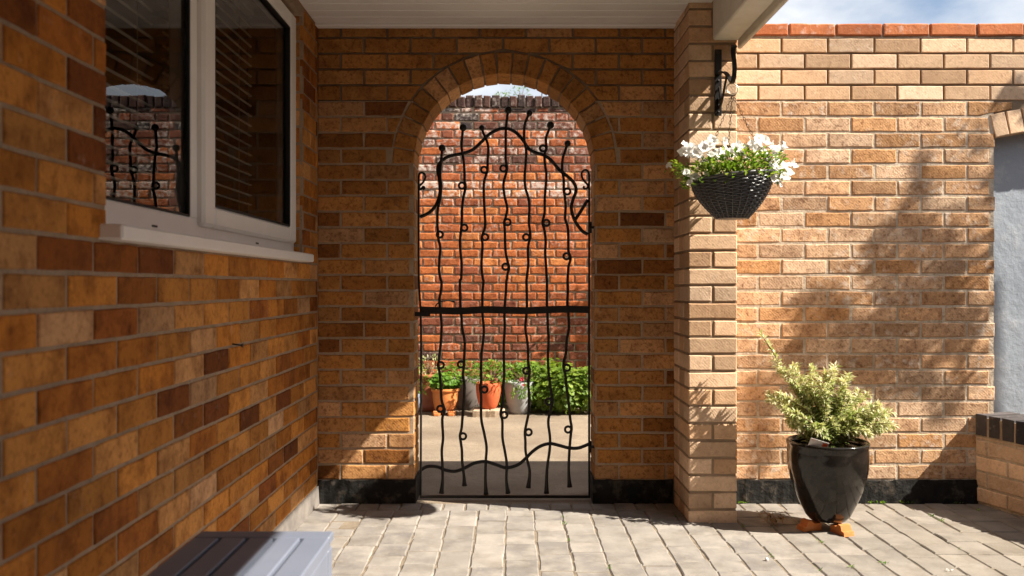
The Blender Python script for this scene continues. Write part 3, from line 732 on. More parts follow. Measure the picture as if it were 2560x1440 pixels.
for i in (0, -1): mb.poly([(P[i].x, YG-.014, P[i].z-hh), (P[i].x, YG-.0075, P[i].z-hh), (P[i].x, YG-.0075, P[i].z+hh), (P[i].x, YG-.014, P[i].z+hh)])
mb.build('crossbar', M['iron'], gate)
mb = MB(); p = gp(*B(186, 225)); q = gp(*B(290, 198)); mb.box(AX0-.002, q[0], YG-.02, YG-.015, p[2], q[2], 0, bev=.002)
mb.tube(smooth([gp(*B(318, 165)), gp(*B(345, 137)), gp(*B(400, 130)), gp(*B(436, 136))], 4), [.003]*9+[.003, .0035, .004, .004], 6); mb.ball(gp(*B(434, 136)), .0055, 10)
mb.build('latch', M['iron'], gate)
for (FX, u, v) in ((A, 1376, 1090), (B, 1280, 1035)):
    c = gp(*FX(u, v)); mb = MB(); mb.tube([(c[0], YG, c[2]-.028), (c[0], YG, c[2]+.028)], .0075, 8); mb.box(c[0], AX1+.002, YG-.006, YG+.006, c[2]-.006, c[2]+.006, 0, bev=.001); mb.build('hinge', M['iron'], gate)

# ------------------------------------------------------------------ plants
def leaf(mb, p, d, up, L, Wd, m=0, c=(.5, .5, 0, 0), fold=.25, bend=.15):
    d = d.normalized(); s_ = d.cross(up)
    if s_.length < 1e-4: s_ = d.cross(Vector((1, .3, 0)))
    s_.normalize(); n = s_.cross(d)
    b = len(mb.v)
    for q in (p, p + d*L*.45 - s_*Wd/2 + n*Wd*fold, p + d*L*.5 - n*0, p + d*L*.45 + s_*Wd/2 + n*Wd*fold, p + d*L - n*L*bend):
        mb.v.append(tuple(q))
    mb.face((b, b+2, b+4, b+1), m, c); mb.face((b, b+3, b+4, b+2), m, c)
def rdir(zmin=-1):
    while True:
        v = Vector((U(-1, 1), U(-1, 1), U(-1, 1)))
        if .05 < v.length < 1 and v.normalized().z >= zmin: return v.normalized()
def fan(mb, p, n, R, m, c, lobes=7):
    n = n.normalized(); t = n.cross(Vector((.2, .9, .4))).normalized(); s_ = n.cross(t); ph = U(0, 6.28); b = len(mb.v)
    mb.v.append(tuple(p)); K = lobes*3
    for k in range(K):
        a = ph + (2*math.pi-.5)*k/(K-1); r = R*(1.0 if k % 3 == 1 else (.86 if k % 3 == 0 else .80))
        mb.v.append(tuple(p + (t*math.cos(a) + s_*math.sin(a))*r + n*(R*.22 + (.06*R if k % 3 == 1 else -.04*R))))
    for k in range(K-1): mb.face((b, b+1+k, b+2+k), m, c)
def mound(name, label, cat, cx, cy, rx, ry, z0, z1, count, R, mat, group=None, style='fan', stems=14, tip=None):
    t = thing(name, label, cat, (cx, cy, z0), group); mb = MB(); st = MB()
    for i in range(stems):
        a = U(0, 6.28); e = U(.3, .85); q = Vector((cx+rx*e*math.cos(a), cy+ry*e*math.sin(a), z0+(z1-z0)*U(.4, .85)))
        st.tube([(cx+.15*rx*math.cos(a), cy+.15*ry*math.sin(a), z0), (cx+.5*(q.x-cx), cy+.5*(q.y-cy), z0+.6*(q.z-z0)), tuple(q)], .0022, 5)
    cl = [(U(0, 6.28), U(-.1, 1), U(.6, 1.1)) for _ in range(9)]
    for i in range(count):
        v = rdir(-.75); 
        f = U(.55, 1.0)**.5
        for (aa, el, am) in cl:
            dd = v.dot(Vector((math.cos(aa)*math.cos(el), math.sin(aa)*math.cos(el), math.sin(el))))
            if dd > .85: f *= 1 + .18*am*(dd-.85)/.15
        zc = z0 + (z1-z0)*.45; p = Vector((cx + rx*f*v.x, cy + ry*f*v.y, zc + (z1-z0)*.55*f*v.z))
        if p.z < z0 + .005: p.z = z0 + U(.005, .03)
        cval = min(1, max(0, .5 + G(.25)))
        if style == 'fan': fan(mb, p, (v*.7 + Vector((0, 0, .8)) + Vector((G(.35), G(.35), G(.2)))), R*U(.6, 1.15), 0, (cval, .5, 0, rnd()))
        else: leaf(mb, p, (v*.8 + Vector((G(.6), G(.6), .35+G(.4)))), Vector((0, 0, 1)), R*U(1.2, 2.4), R*U(.5, .9), 0, (cval, .5, 0, rnd()))
    st.build('stems', M['stem'], t); mb.build('foliage', M[mat], t)
    return t
YP = ys(5.72)
def pp(x, y, d=YP): return ((x-1275)*(d-CY)/F, d, CAMZ+(714-y)*(d-CY)/F)
Z5 = lambda u, v: (1000+u/4.923, 880+v/4.923)
def pot(name, label, prof, x, y, mat, rim=None, group='plant pots along the old wall', n=40, soilr=None, wob=.004, cat='plant pot'):
    z0 = prof[0][1]; t = thing(name, label, cat, (x, y, z0), group)
    mb = MB(); mb.lathe(prof, x, y, n, wob=wob); mb.build('body', M[mat], t)
    zs = max(p[1] for p in prof) - .03; r = soilr or max(p[0] for p in prof)*.88
    mb = MB(); mb.lathe([(r, zs-.01), (r*.98, zs), (r*.4, zs+.012)], x, y, 24); mb.build('soil', M['soil'], t)
    if rim:
        mb = MB(); mb.lathe(rim, x, y, n); mb.build('rim', M[mat], t)
    return t
def cup(r0, r1, h, z0, th=.012, belly=.5, tuck=0.0):
    o = [(r0*.9, z0), (r0, z0+.006)]
    for i in range(1, 11):
        f = i/10; o.append((r0 + (r1-r0)*(1-(1-f)**(1/belly))*(1) - tuck*f**6, z0 + h*f))
    e = o[-1][0]
    return o + [(e-th*.3, z0+h+.004), (e-th, z0+h), (e-th-.004, z0+h-.05)]
# terracotta pot feet blocks and pots
def xy(u, d): return (1000+u/4.923-1275)*(d-CY)/F
# orange pot
d = ys(5.62); x = xy(555, d); zf = .035
pot('plant_pot', 'orange terracotta pot with a rolled rim and scalloped plant, on clay feet', cup(.085, .105, .165, zf, belly=.45), x, d, 'terracotta', rim=[(.102, zf+.150), (.114, zf+.152), (.118, zf+.165), (.114, zf+.178), (.100, zf+.176)])
mound('geranium_plant', 'scalloped green pelargonium in the orange terracotta pot', 'plant', x, d, .135, .11, zf+.155, zf+.30, 150, .032, 'herb')
for k, u in enumerate((455, 635)):
    mb = MB(); xx = xy(u, d-.06); mb.box(xx-.03, xx+.03, d-.10, d-.03, -.004, .034, 0, bev=.006); mb.box(xx-.022, xx+.022, d-.115, d-.1005, -.004, .02, 0, bev=.004)
    tag(mb.build('pot_foot', M['terracotta']), ('small broken clay foot under the left of the orange pot', 'chunky clay foot under the right of the orange pot')[k], 'pot foot', 'clay feet under the pots')
# tall chimney pot
d = ys(5.82); x = xy(345, d)
pot('chimney_pot_planter', 'tall aged terracotta chimney pot planter behind the orange pot', [(.128, -.004), (.132, .02), (.126, .045), (.105, .055), (.098, .16), (.092, .265), (.104, .275), (.108, .290), (.104, .305), (.09, .305), (.085, .27)], x, d, 'chimney', wob=.003, soilr=.08)
mound('variegated_plant', 'cream edged leafy plant in the tall chimney pot', 'plant', x, d, .12, .1, .29, .45, 130, .017, 'willow', style='leaf')
# far left blue pot half hidden by the jamb
d = ys(5.6); x = xy(120, d)
pot('plant_pot', 'blue grey pot half hidden behind the left brick jamb', cup(.06, .10, .17, .0, belly=.5), x, d, 'bluepot')
mound('leafy_plant', 'bushy green plant spilling from the half hidden blue grey pot', 'plant', x+.01, d, .15, .13, .15, .40, 170, .022, 'herb', style='leaf')
# taupe pot
d = ys(5.85); x = xy(822, d)
pot('plant_pot', 'dark taupe pot in shade between the orange and red pots', cup(.072, .125, .265, -.004, belly=.45), x, d, 'taupepot')
mound('bedding_plant', 'loose yellow green bedding plant in the dark taupe pot', 'plant', x-.01, d-.01, .15, .12, .235, .40, 190, .018, 'herb', style='leaf')
# red pot on two stones
d = ys(5.58); x = xy(1088, d); zf = .055
pot('plant_pot', 'deep red clay pot of herbs standing on two stones', cup(.065, .103, .205, zf, belly=.42), x, d, 'redpot')
mound('herb_plant', 'bushy fresh green herb filling the red clay pot', 'plant', x, d, .165, .13, zf+.185, zf+.37, 330, .021, 'herb', style='leaf')
for k, u in enumerate((1000, 1195)):
    mb = MB(); xx = xy(u, d-.05); w2 = (.066, .058)[k]; brick(mb, [(xx-w2, d-.11), (xx+w2, d-.12), (xx+w2+.004, d+.06), (xx-w2, d+.07)], lambda u_, v_, w_: (u_, v_, w_), .052, -.006, .008, .004, 0, (.5, .5, 0, rnd()), .03)
    tag(mb.build('stone_block', M['stone']), ('buff stone block under the left of the red pot', 'buff stone block under the right of the red pot')[k], 'stone', 'stones under the red pot')
# grey pot
d = ys(5.66); x = xy(1468, d)
pot('plant_pot', 'large pale grey glazed pot with trailing pink flowered plant', cup(.075, .121, .262, -.004, belly=.42), x, d, 'greypot')
t = mound('trailing_plant', 'trailing yellow green plant with pink blooms in the pale grey pot', 'plant', x+.02, d-.02, .15, .12, .235, .40, 300, .017, 'herb', style='leaf')
mb = MB()
for i in range(60):
    a = U(-1.1, .5); q = Vector((x+.03+.11*math.sin(a)+U(0, .07), d-.11-U(0, .02), U(.15, .27))); leaf(mb, q, Vector((G(.4), -.3, -.7+G(.3))), Vector((0, -1, 0)), U(.03, .05), U(.010, .015), 0, (U(.4, 1), .5, 0, rnd()))
mb.build('trailing_shoots', M['herb'], t)
for u, v, r in ((1500, 335, .017), (1522, 405, .011), (1478, 350, .010)):
    q = Vector(pp(*Z5(u, v), d-.15)); mb = MB()
    for k in range(9): leaf(mb, q, Vector((math.cos(k*.7), -.4, math.sin(k*.7))), Vector((0, -1, 0)), r*1.2, r*.9, 0, (rnd(), .5, 0, rnd()))
    mb.build('bloom', M['pinkpetal'], t)
# small pale pot glimpsed between
d = ys(5.95); x = xy(955, d)
pot('plant_pot', 'small pale grey pot glimpsed low behind the red pot', cup(.05, .08, .15, -.004, belly=.45), x, d, 'greypot')
# lady's mantle mounds
for (u, d, rx, z1, lab) in ((1790, ys(5.72), .17, .40, 'green lobed leaf mound right beside the pale grey pot'), (2050, ys(5.66), .20, .40, 'green lobed leaf mound in the middle of the leafy bank'),
                            (2310, ys(5.70), .20, .39, 'green lobed leaf mound running behind the right brick jamb'), (1560, ys(5.93), .19, .43, 'green lobed leaf mound rising behind the pale grey pot'), (1930, ys(5.95), .22, .43, 'green lobed leaf mound at the back against the old wall')):
    mound('mantle_plant', lab, 'plant', xy(u, d), d, rx, .17, -.004, z1-.03, 430, .029, 'mantle', 'leafy mounds along the old wall')
mound('mantle_plant', 'green leaves low against the old wall behind the red pot', 'plant', xy(1180, ys(5.98)), ys(5.98), .22, .12, 0, .40, 200, .030, 'mantle', 'leafy mounds along the old wall')
mound('mantle_plant', 'green leaves low against the old wall behind the orange pot', 'plant', xy(640, ys(5.99)), ys(5.99), .17, .11, 0, .38, 150, .028, 'mantle', 'leafy mounds along the old wall')
# weeds on top of the old wall
for (x_, r_, h_, lab) in ((1302, .075, .10, 'taller fern like weed growing on top of the old wall'), (1255, .07, .05, 'low weed on top of the old wall left of the taller one')):
    q = pp(x_, 240, YB+.1)
    mound('wall_weed', lab, 'plant', q[0], YB+.1, r_, .05, OT-.01, OT+h_, 70, .016, 'herb', 'weeds on the old wall', 'leaf', 5)
mb = MB(); q = pp(1355, 238, YB+.1); mb.tube(smooth([(q[0], YB+.1, OT-.02), (q[0], YB+.1, OT+.05), (q[0]+.012, YB+.1, OT+.062), (q[0]+.02, YB+.1, OT+.045)], 4), .004, 6); tag(mb.build('iron_hook', M['iron']), 'little rusty hook sticking up from the old wall top', 'hook')

# ---------------- black glazed pot with variegated willow
PXc, PYc = 1.384, ys(2.975); zf = .036
bp = thing('glazed_pot', 'glossy black glazed pot holding the variegated shrub', 'plant pot', (PXc, PYc, zf))
prof = [(.060, zf), (.077, zf+.004), (.094, zf+.024), (.112, zf+.060), (.128, zf+.095), (.143, zf+.132), (.156, zf+.174), (.166, zf+.22), (.170, zf+.26), (.1695, zf+.30), (.168, zf+.322), (.172, zf+.330), (.172, zf+.340), (.167, zf+.345), (.155, zf+.343), (.152, zf+.32), (.150, zf+.28)]
mb = MB(); mb.lathe(prof, PXc, PYc, 64, wob=.004); mb.build('body', M['glaze'], bp)
mb = MB(); mb.lathe([(.150, zf+.29), (.149, zf+.305), (.06, zf+.315)], PXc, PYc, 32); mb.build('soil', M['soil'], bp)
for (a, lab) in ((2.72, 'orange clay foot under the left of the black pot'), (-.62, 'orange clay foot under the front right of the black pot')):
    a_ = math.radians(196) if a > 0 else math.radians(-72)
    ca, sa = math.cos(a_), math.sin(a_); mb = MB(); bprof = [(.050, .0, .032), (.085, .0, .031), (.100, .0, .044), (.114, .0, .041), (.120, 0, .020), (.134, 0, .018), (.138, 0, .0)]
    top = [(r, z) for r, _, z in bprof]; w2 = .026
    for s_ in (-1, 1):
        pts = [(PXc+r*ca-s_*w2*sa, PYc+r*sa+s_*w2*ca, z) for r, z in [(.05, .0)]+top]; mb.poly(pts)
    for i in range(len(top)-1):
        mb.poly([(PXc+r*ca-s_*w2*sa, PYc+r*sa+s_*w2*ca, z) for r, z, s_ in ((*top[i], -1), (*top[i+1], -1), (*top[i+1], 1), (*top[i], 1))])
    mb.poly([(PXc+.05*ca-s_*w2*sa, PYc+.05*sa+s_*w2*ca, z) for s_, z in ((-1, 0), (1, 0), (1, .032), (-1, .032))])
    tag(mb.build('pot_foot', M['terracotta']), lab, 'pot foot', 'clay feet under the pots')
ws = thing('willow_shrub', 'cream and green variegated dwarf willow growing in the black pot', 'shrub', (PXc, PYc, zf+.31))
def wp(x, y, dy=0): return Vector(((x-1275)*(PYc+dy-CY)/F, PYc+dy, CAMZ+(714-y)*(PYc+dy-CY)/F))
base = Vector((PXc, PYc, zf+.31)); st = MB(); lf = MB()
tips = [(1902,835),(1955,905),(1990,915),(2030,925),(2080,925),(2120,945),(1940,990),(1925,985),(1965,1020),(2010,960),(2060,1000),(2100,1010),(2150,1000),(2190,1015),(2225,1025),(2215,1075),(2170,1075),(2130,1080),(2080,1060),(2000,1040),(1990,1070),(2040,1075),(2140,1040),(2180,1050),(2060,950),(2100,975),(2010,1000),(2230,1060),(1975,1050)]
for i, (tx_, ty_) in enumerate(tips):
    for rep in range(3 if i else 2):
        dy = U(-.11, .14) if i else U(-.02, .02); tp = wp(tx_+G(9)*(i > 0), ty_+G(9)*(i > 0), dy)
        bs = base + Vector((G(.02), G(.02), 0)); md = bs.lerp(tp, .5) + Vector((G(.015), G(.015), .035))
        P = smooth([bs, md, tp], 6); st.tube(P, [.0035-.0002*k for k in range(len(P))], 5)
        Lt = (tp-bs).length
        for k in range(2, len(P)):
            for rr in range(12 if i else 6):
                j = min(k, len(P)-1); t_ = rnd(); q = P[j-1].lerp(P[j], t_); dirp = (P[j]-P[j-1]).normalized()
                a = rdir(); a = (a - dirp*a.dot(dirp)*.7 + dirp*.55)
                f = j/len(P); cval = min(1, max(0, .28 + .55*f + G(.2)))
                leaf(lf, q, a, Vector((0, 0, 1)), U(.022, .040), U(.008, .013), 0, (cval, .5, 0, rnd()))
st.build('stems', M['stem'], ws); lf.build('foliage', M['willow'], ws)
# plant tag
tg = thing('plant_tag', 'grey plastic plant tag with an orange print leaning in the black pot', 'plant tag', (PXc-.075, PYc-.12, .36))
q = wp(2048, 1113, -.125); mb = MB(); ax = Vector((.95, -.1, -.28)).normalized(); ay = Vector((.15, -.35, .75)).normalized(); an = ax.cross(ay)
def slab(o, a, b, c, d, th): 
    P = [o+ax*a+ay*c, o+ax*b+ay*c, o+ax*b+ay*d, o+ax*a+ay*d]; b0 = len(mb.v)
    for k in (0, 1):
        for p_ in P: mb.v.append(tuple(p_ - an*th*k))
    for f_ in ((0,1,2,3),(7,6,5,4),(0,4,5,1),(1,5,6,2),(2,6,7,3),(3,7,4,0)): mb.face([b0+i for i in f_])
slab(q, -.042, .036, -.02, .022, .0015); mb.build('card', M['label'], tg)
mb = MB(); slab(q+an*.0012*(-1 if an.y > 0 else 1), .012, .032, -.012, .016, .0006); mb.build('print', M['labelred'], tg)

# ---------------- hanging basket
HX, HY = .926, 2.737; rz, bz = 1.503, 1.333
BO = .027
br_ = thing('wall_bracket', 'black scrolled iron bracket screwed to the pillar front', 'bracket', (HX, PY0, 1.93))
mb = MB(); mb.box(HX-.016, HX+.016, PY0-.007, PY0-.001, 1.81, 2.105, 0, bev=.002)
for z in (1.826, 1.965, 2.09): mb.ball((HX, PY0-.008, z), .006, 8)
mb.build('plate', M['iron'], br_)
mb = MB(); P = smooth([(HX, PY0-.008, 1.995), (HX, PY0-.07, 1.988), (HX, PY0-.14, 1.965), (HX, HY+.022, 1.915), (HX, HY, 1.902), (HX, HY-.028, 1.920), (HX, HY-.036, 1.96), (HX, HY-.020, 2.005), (HX, HY-.012, 2.03), (HX, HY-.024, 2.048), (HX, HY-.040, 2.038)], 5)
mb.tube(P, .011, 4, flat=(1.15, .42)); mb.build('arm', M['iron'], br_)
mb = MB(); P = smooth([(HX, PY0-.012, 1.932), (HX, PY0-.034, 1.912), (HX, PY0-.040, 1.882), (HX, PY0-.022, 1.869), (HX, PY0-.010, 1.882), (HX, PY0-.008, 1.857), (HX, PY0-.03, 1.842), (HX, PY0-.075, 1.867), (HX, PY0-.13, 1.927), (HX, PY0-.16, 1.952)], 5)
mb.tube(P, .010, 4, flat=(1.15, .42)); mb.build('scroll', M['iron'], br_)
hb = thing('hanging_basket', 'dark woven hanging basket of white petunias on three chains', 'basket', (HX, HY, bz))
mb = MB(); mb.tube([(HX+.024*math.cos(t), HY+.004*math.sin(t), 1.898-.024+.024*math.sin(t)) for t in [6.2832*i/24 for i in range(24)]], .0025, 6, closed=True); mb.build('ring', M['brass'], hb)
tilt = lambda x, z: z + (x-HX)*.10*((z-bz)/.17)
def brad(f): return .064 + (.166-.064)*(1-(1-f)**1.75)
mb = MB(); NS = 26; NR = 25
for r in range(NR):
    f = r/(NR-1)*.96; z = bz+.004+(rz-bz)*f; P = []
    for k in range(NS*4):
        a = 2*math.pi*k/(NS*4); R_ = brad(f) + .0035*math.sin(a*NS/2*2*.5 + (math.pi if r % 2 else 0)); x = HX+R_*math.cos(a)
        P.append((x, HY+R_*math.sin(a), tilt(x, z)))
    mb.tube(P, .0038, 5, closed=True)
for k in range(NS):
    a = 2*math.pi*(k+.5)/NS; P = []
    for i in range(9):
        f = i/8; R_ = brad(f)-.001; x = HX+R_*math.cos(a); P.append((x, HY+R_*math.sin(a), tilt(x, bz+(rz-bz)*f)))
    mb.tube(P, .0032, 5)
for dr in (-.003, .004):
    P = [(HX+(brad(1)+dr)*math.cos(a), HY+(brad(1)+dr)*math.sin(a), tilt(HX+.166*math.cos(a), rz+.002)) for a in [2*math.pi*k/60 for k in range(60)]]
    mb.tube(P, .006, 6, closed=True)
mb.lathe([(.002, bz), (.066, bz), (.066, bz+.006)], HX, HY, 32)
mb.build('weave', M['wicker'], hb)
mb = MB(); b0 = len(mb.v); K = 36; prf = [(brad(i/8)-.007, bz+.004+(rz-.02-bz)*i/8) for i in range(9)]
for (r, z) in prf:
    for k in range(K):
        a = 2*math.pi*k/K; x = HX+r*math.cos(a); mb.v.append((x, HY+r*math.sin(a), tilt(x, z)))
for i in range(8):
    for k in range(K): mb.face((b0+i*K+k, b0+i*K+(k+1) % K, b0+(i+1)*K+(k+1) % K, b0+(i+1)*K+k), 0, sm=True)
mb.face([b0+8*K+k for k in range(K)], 0); mb.build('liner', M['soil'], hb)
for ang in (200, 325, 85):
    a = math.radians(ang); e = Vector((HX+.160*math.cos(a), HY+.160*math.sin(a), tilt(HX+.16*math.cos(a), rz))); s0 = Vector((HX, HY, 1.851)); mb = MB()
    Ld = (e-s0); nl = int(Ld.length/.0155); dv = Ld.normalized(); s1 = dv.cross(Vector((.3, .8, .1))).normalized(); s2 = dv.cross(s1)
    for i in range(nl):
        c = s0 + Ld*((i+.5)/nl); sd1 = s1 if i % 2 else s2
        mb.tube([tuple(c + dv*.0105*math.cos(t) + sd1*.0045*math.sin(t)) for t in [6.2832*k/8 for k in range(8)]], .0014, 4, closed=True)
    mb.build('chain', M['chain'], hb)
pt_ = thing('petunia_plant', 'white petunias with green leaves overflowing the hanging basket', 'plant', (HX, HY, rz))
lf = MB(); st = MB()
for i in range(900):
    a = U(0, 6.283); e = math.sqrt(rnd())*1.12; R_ = .166*e; x = HX+R_*math.cos(a)*1.12; y = HY+R_*math.sin(a)
    hmax = .115*(1-.5*e*e) ; z = rz + U(-.02 if e > .9 else 0, 1)**1.0*hmax if e <= .9 else rz + U(-.035, .075)
    z = tilt(x, z); dirv = Vector((math.cos(a)*e+G(.5), math.sin(a)*e+G(.5), .5+G(.5)))
    leaf(lf, Vector((x, y, z)), dirv, Vector((0, 0, 1)), U(.022, .042), U(.012, .020), 0, (min(1, max(0, .5+G(.25))), .5, 0, rnd()))
for i in range(40):
    a = U(0, 6.283); e = U(.3, 1.1); st.tube([(HX+.05*math.cos(a), HY+.05*math.sin(a), rz-.02), (HX+.166*e*math.cos(a)*.7, HY+.166*e*math.sin(a)*.7, rz+.05), (HX+.166*e*math.cos(a), HY+.166*e*math.sin(a), rz+U(.02, .09))], .0018, 5)
# left hand trailing shoot
for i in range(60):
    f = rnd(); q = Vector((HX-.15-.10*f+G(.012), HY-.03+G(.02), rz+.0-.035*f+ (.07*f if f > .5 else 0)+G(.018)))
    leaf(lf, q, Vector((-.8+G(.5), G(.5), .2+G(.5))), Vector((0, 0, 1)), U(.02, .036), U(.010, .016), 0, (min(1, max(0, .55+G(.25))), .5, 0, rnd()))
lf.build('foliage', M['petleaf'], pt_); st.build('stems', M['stem'], pt_)
def hp(x, y, dy): return Vector(((x-1275)*(HY+dy-CY)/F, HY+dy, CAMZ+(714-y)*(HY+dy-CY)/F))
fl_ = [(1672,412),(1725,368),(1738,380),(1748,392),(1762,405),(1775,365),(1790,372),(1800,385),(1778,385),(1818,368),(1830,372),(1848,362),(1860,378),(1868,390),(1852,375),(1895,352),(1905,362),(1912,378),(1900,345),(1932,365),(1938,380),(1940,395),(1942,408),(1958,440),(1970,410),(1975,428),(1962,415),(1950,455),(1738,440),(1768,436),(1716,430),(1885,365),(1925,452),(1880,352),(1890,375),(1918,395),(1928,410),(1900,358),(1945,372),(1966,440),(1948,425),(1935,445),(1840,385),(1785,352),(1808,378),(1732,372),(1720,385),(1752,372)]
fl_ += [(x+U(-22, 22), y+U(-16, 16)) for (x, y) in fl_ if rnd() < .55]
for (x, y) in fl_:
    q = hp(x, y, U(-.13, -.02)); n = Vector((.25+G(.35)+(x-1830)/260, -.7+G(.3), .5+G(.3))).normalized(); mb = MB()
    t = n.cross(Vector((.1, .2, 1))).normalized(); s_ = n.cross(t); R_ = U(.015, .024); ph = U(0, 6); b0 = len(mb.v); K = 20
    mb.v.append(tuple(q - n*.024))
    for k in range(K):
        a = ph+6.2832*k/K; r = R_*.34; mb.v.append(tuple(q - n*.004 + (t*math.cos(a)+s_*math.sin(a))*r))
    for k in range(K):
        a = ph+6.2832*k/K; r = R_*(1+.13*math.cos(5*a)); mb.v.append(tuple(q + (t*math.cos(a)+s_*math.sin(a))*r + n*(G(.0018)+.004*math.sin(a*2.5+ph)))) 
    c = (rnd(), .5, 0, rnd())
    for k in range(K):
        k2 = (k+1) % K; mb.face((b0, b0+1+k, b0+1+k2), 0, c, True); mb.face((b0+1+k, b0+1+K+k, b0+1+K+k2, b0+1+k2), 0, c, True)
    mb.build('flower', M['petal'], pt_)

# ---------------- slatted bench in the left corner
BH = .460; by1 = ys(1.655); bx0, bx1 = -.748, -.427; by0 = .0
bn = thing('slatted_bench', 'pale blue grey painted bench with grooved slats by the house wall', 'bench', ((bx0+bx1)/2, (by0+by1)/2, 0))
mb = MB(); mb.box(bx0, bx1, by1-.050, by1, BH-.022, BH, 0, bev=.003); mb.build('end_board', M['bench'], bn)
mb = MB(); mb.box(bx0, bx1, by0, by0+.05, BH-.022, BH, 0, bev=.003); mb.build('end_board', M['bench'], bn)
ns = 5; wS = (bx1-bx0)/ns
for i in range(ns):
    mb = MB(); g0 = 0 if i == 0 else .0045; g1 = 0 if i == ns-1 else .0045
    a, b = bx0+wS*i+g0, bx0+wS*(i+1)-g1
    mb.box(a, b, by0+.0505, by1-.0505, BH-.022, BH-.0005, 0, bev=.003); mb.build('slat', M['bench'], bn)
mb = MB(); mb.box(bx0+.004, bx1-.004, by0+.02, by1-.02, BH-.034, BH-.0225, 0); mb.build('under_board', M['bench'], bn)
for xa in (bx0+.004, bx1-.026):
    mb = MB(); mb.box(xa, xa+.022, by0+.046, by1-.046, BH-.095, BH-.0345, 0, bev=.003); mb.build('apron', M['bench'], bn)
mb = MB(); mb.box(bx0+.046, bx1-.046, by1-.028, by1-.006, BH-.095, BH-.0345, 0, bev=.003); mb.build('apron', M['bench'], bn)
for xa in (bx0+.003, bx1-.045):
    for ya in (by0+.003, by1-.045):
        mb = MB(); mb.box(xa, xa+.042, ya, ya+.042, 0.0, BH-.0345, 0, bev=.003); mb.build('leg', M['bench'], bn)

# ---------------- unseen blocks added behind and right of the viewer to cut fill light
YR = -1.95; mb = MB(); mb.box(XL-.003, 5.4, YR-2.5, YR-.004, -.01, 3.0, 1)
fb = lambda u, v, w_: (u, YR+w_, v)
for a, b, c, d, k in rows(XL, 5.4, .02, 3.0, .0769, .2257, .011): brick(mb, rect(a, b, c, d), fb, G(.001), -.02, .003, .001, 0, ht(0, 0))
tag(mb.build('rear_shade_block', [M['housebrick'], M['greymortar']]), 'added unseen brick block behind the viewer that cuts sky light', 'house')  # added to block sky from behind and shade the ground there
fe = thing('sky_block_fence', 'added unseen close boarded timber fence cutting low sky on the right', 'fence', (6.2, 1, 0)); mb = MB(); y = -1.0
while y < 3.2:
    mb.box(6.2+(.012 if int(y*10+100) % 2 else 0), 6.215+(.012 if int(y*10+100) % 2 else 0), y, y+.108, .05, 1.85+G(.004), 0); y += .1
mb.build('boards', M['timber'], fe)  # boards added out of view to keep low sky off the passage
for y in (-.9, .5, 1.8, 3.1):
    mb = MB(); mb.box(6.24, 6.34, y, y+.1, -.01, 1.9, 0, bev=.006); mb.build('post', M['timber'], fe)
gb = MB(); gb.box(3.0, 5.38, YR+.0, .90, -.01, 2.42, 1)  # added block, shades the near paving and dims the left wall
fg = lambda u, v, w_: (3.0-w_, u, v)
for a, b, c, d, k in rows(YR+.02, .90, .02, 2.42, .0769, .2257, .011): brick(gb, rect(a, b, c, d), fg, G(.001), -.02, .003, .001, 0, ht(0, 0))
fg2 = lambda u, v, w_: (u, .90+w_, v)
for a, b, c, d, k in rows(3.025, 5.38, .02, 2.42, .0769, .2257, .011): brick(gb, rect(a, b, c, d), fg2, G(.001), -.02, .003, .001, 0, ht(0, 0))
tag(gb.build('side_shade_block', [M['housebrick'], M['greymortar']]), 'added unseen brick garage on the right behind the viewer', 'side_shade_block')
# ---------------- small things
ny = ys(2.295); nz_ = .860; mb = MB(); mb.tube([(XL-.01, ny, nz_), (XL+.034, ny-.004, nz_-.006)], .0028, 7); mb.tube([(XL+.034, ny-.004, nz_-.006), (XL+.037, ny-.0043, nz_-.0065)], .0065, 9)
tag(mb.build('nail', M['iron']), 'rusty black nail sticking out of the house brickwork', 'nail')
mb = MB()
for i in range(60):
    q = Vector((1.165+G(.026), 2.955+G(.026), .006+abs(G(.016)))); leaf(mb, q, rdir(-.2), Vector((0, 0, 1)), U(.015, .035), U(.006, .012), 0, (.5, .5, 0, 0))
tag(mb.build('leaf_litter', M['deadleaf']), 'clump of dry brown leaves on paving beside the pillar', 'dead leaves')
mb = MB()
for i in range(70):
    k = random.choice(range(9, 33)); x = XL+.004+.13*k+G(.004); y = U(1.3, 3.2)
    if x < .9 and rnd() < .75: continue
    for j in range(random.choice((2, 4, 6, 9))):
        leaf(mb, Vector((x+G(.006), y+G(.012), .001)), Vector((G(.6), G(.6), .5)), Vector((0, 0, 1)), U(.006, .016), U(.004, .008), 0, (rnd(), .5, 0, rnd()))
for i in range(14):
    x = U(1.1, 2.2); y = D-.02
    for j in range(8): leaf(mb, Vector((x+G(.012), y+G(.006), .001)), Vector((G(.6), -.3, .6)), Vector((0, 0, 1)), U(.01, .022), U(.005, .01), 0, (rnd(), .5, 0, rnd()))
struct(mb.build('moss_weeds', M['herb']), 'stuff')
for (x, y, r, lab) in ((.985, 2.46, .01, 'tiny pale pebble lying on the paving in front of the pillar'), (1.62, 2.34, .007, 'pale fallen petal on the paving in front of the black pot'), (1.46, 2.24, .010, 'brown fallen leaf on the paving in front of the black pot')):
    mb = MB()
    if 'pebble' in lab: mb.ball((x, y, .005), r*.7, 8)
    else:
        for j in range(3): leaf(mb, Vector((x+G(.008), y+G(.008), .004)), rdir(0), Vector((0, 0, 1)), r*2, r, 0, (.8, .5, 0, 0))
    tag(mb.build('pebble' if 'pebble' in lab else 'fallen_leaf', M['white'] if 'pebble' in lab else (M['petal'] if 'petal' in lab else M['deadleaf'])), lab, 'pebble' if 'pebble' in lab else 'leaf')

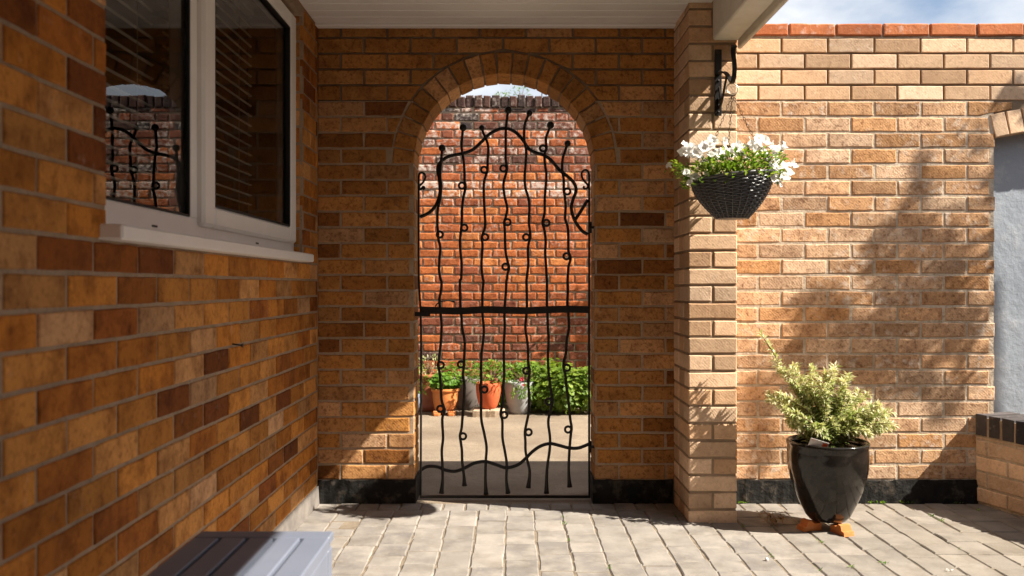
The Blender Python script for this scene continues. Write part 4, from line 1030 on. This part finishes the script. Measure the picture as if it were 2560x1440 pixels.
# ---------------- tree in the raised bed, out of frame to the right, whose shade dapples the wall
tr = thing('bed_tree', 'slender leafy tree growing in the raised bed beyond the right edge', 'tree', (4.2, 2.85, .3))
lf = MB(); st = MB(); trunk = [(4.2, 2.85, .28), (4.22, 2.86, 1.1), (4.17, 2.84, 1.9), (4.15, 2.85, 2.8)]
st.tube(smooth(trunk, 5), [.045-.002*i for i in range(16)], 8)
def onwall(px, py): return Vector(((px-1275)*(D-CY)/F, D, CAMZ+(714-py)*(D-CY)/F))
clumps = [(2300,440,16,75,22),(2262,560,24,60,22),(2290,640,130,105,120),(2320,800,140,110,130),(2060,790,85,85,64),(2170,860,100,80,64),(2230,940,130,55,54),(2000,930,55,75,28),(2440,340,22,50,8),(2545,240,30,60,20),(1895,1000,36,80,26),(2420,870,45,110,22),(2530,440,45,90,90),(2520,600,36,60,34),(2545,730,40,60,20),(2360,1000,40,50,10),(1900,1120,30,60,14)]
for (px, py, sx_, sy_, cnt) in clumps:
    w0 = onwall(px, py); s_ = max(.9, (3.55+U(0, .25)-w0.x)/SUN.x); c0 = w0 + SUN*(s_+.02)
    tk = Vector(trunk[3]) if c0.z > 1.9 else Vector(trunk[2])
    st.tube(smooth([tk, tk.lerp(c0, .5)+Vector((0, 0, .10)), c0], 5), [.010-.0008*k for k in range(11)], 5)
    for i in range(int(cnt*2.7)):
        a = U(0, 6.283); r_ = math.sqrt(rnd()); g_ = G(.03)
        w1 = onwall(px+sx_*r_*math.cos(a), py+sy_*r_*math.sin(a)-14); q = w1 + SUN*(s_+G(.05)+max(0, (w0.x-w1.x))/SUN.x)
        leaf(lf, q, Vector((G(.35), G(.10), -.9+G(.3))), Vector((.1, -1, 0)), U(.06, .12), U(.018, .032), 0, (rnd(), .5, 0, rnd()))
st.build('trunk', M['stem'], tr); lf.build('crown', M['tree'], tr)
# shrub in the yard, behind the wall to the right of the gate; only its shadow shows on the old wall
ysb = thing('yard_shrub', 'loose leafy shrub in the yard hidden behind the wall right of the gate', 'shrub', (1.75, 6.42, 0)); lf = MB(); st = MB()
for (px, py, n_) in ((1380, 860, 12), (1405, 840, 14), (1430, 800, 18), (1450, 770, 18), (1470, 735, 18), (1490, 760, 14), (1475, 850, 14), (1440, 870, 12), (1500, 820, 14)):
    w0 = Vector(((px-1275)*(YB-CY)/F, YB, CAMZ+(714-py)*(YB-CY)/F)); c0 = w0 + SUN*U(1.5, 1.8)
    st.tube(smooth([(1.75, 6.42, -.01), (1.8, 6.42, .8), tuple(c0)], 5), .008, 5)
    for i in range(n_): leaf(lf, c0 + Vector((G(.05), G(.03), G(.05))), rdir(), rdir(), U(.05, .09), U(.02, .035), 0, (rnd(), .5, 0, rnd()))
st.build('stems', M['stem'], ysb); lf.build('foliage', M['tree'], ysb)
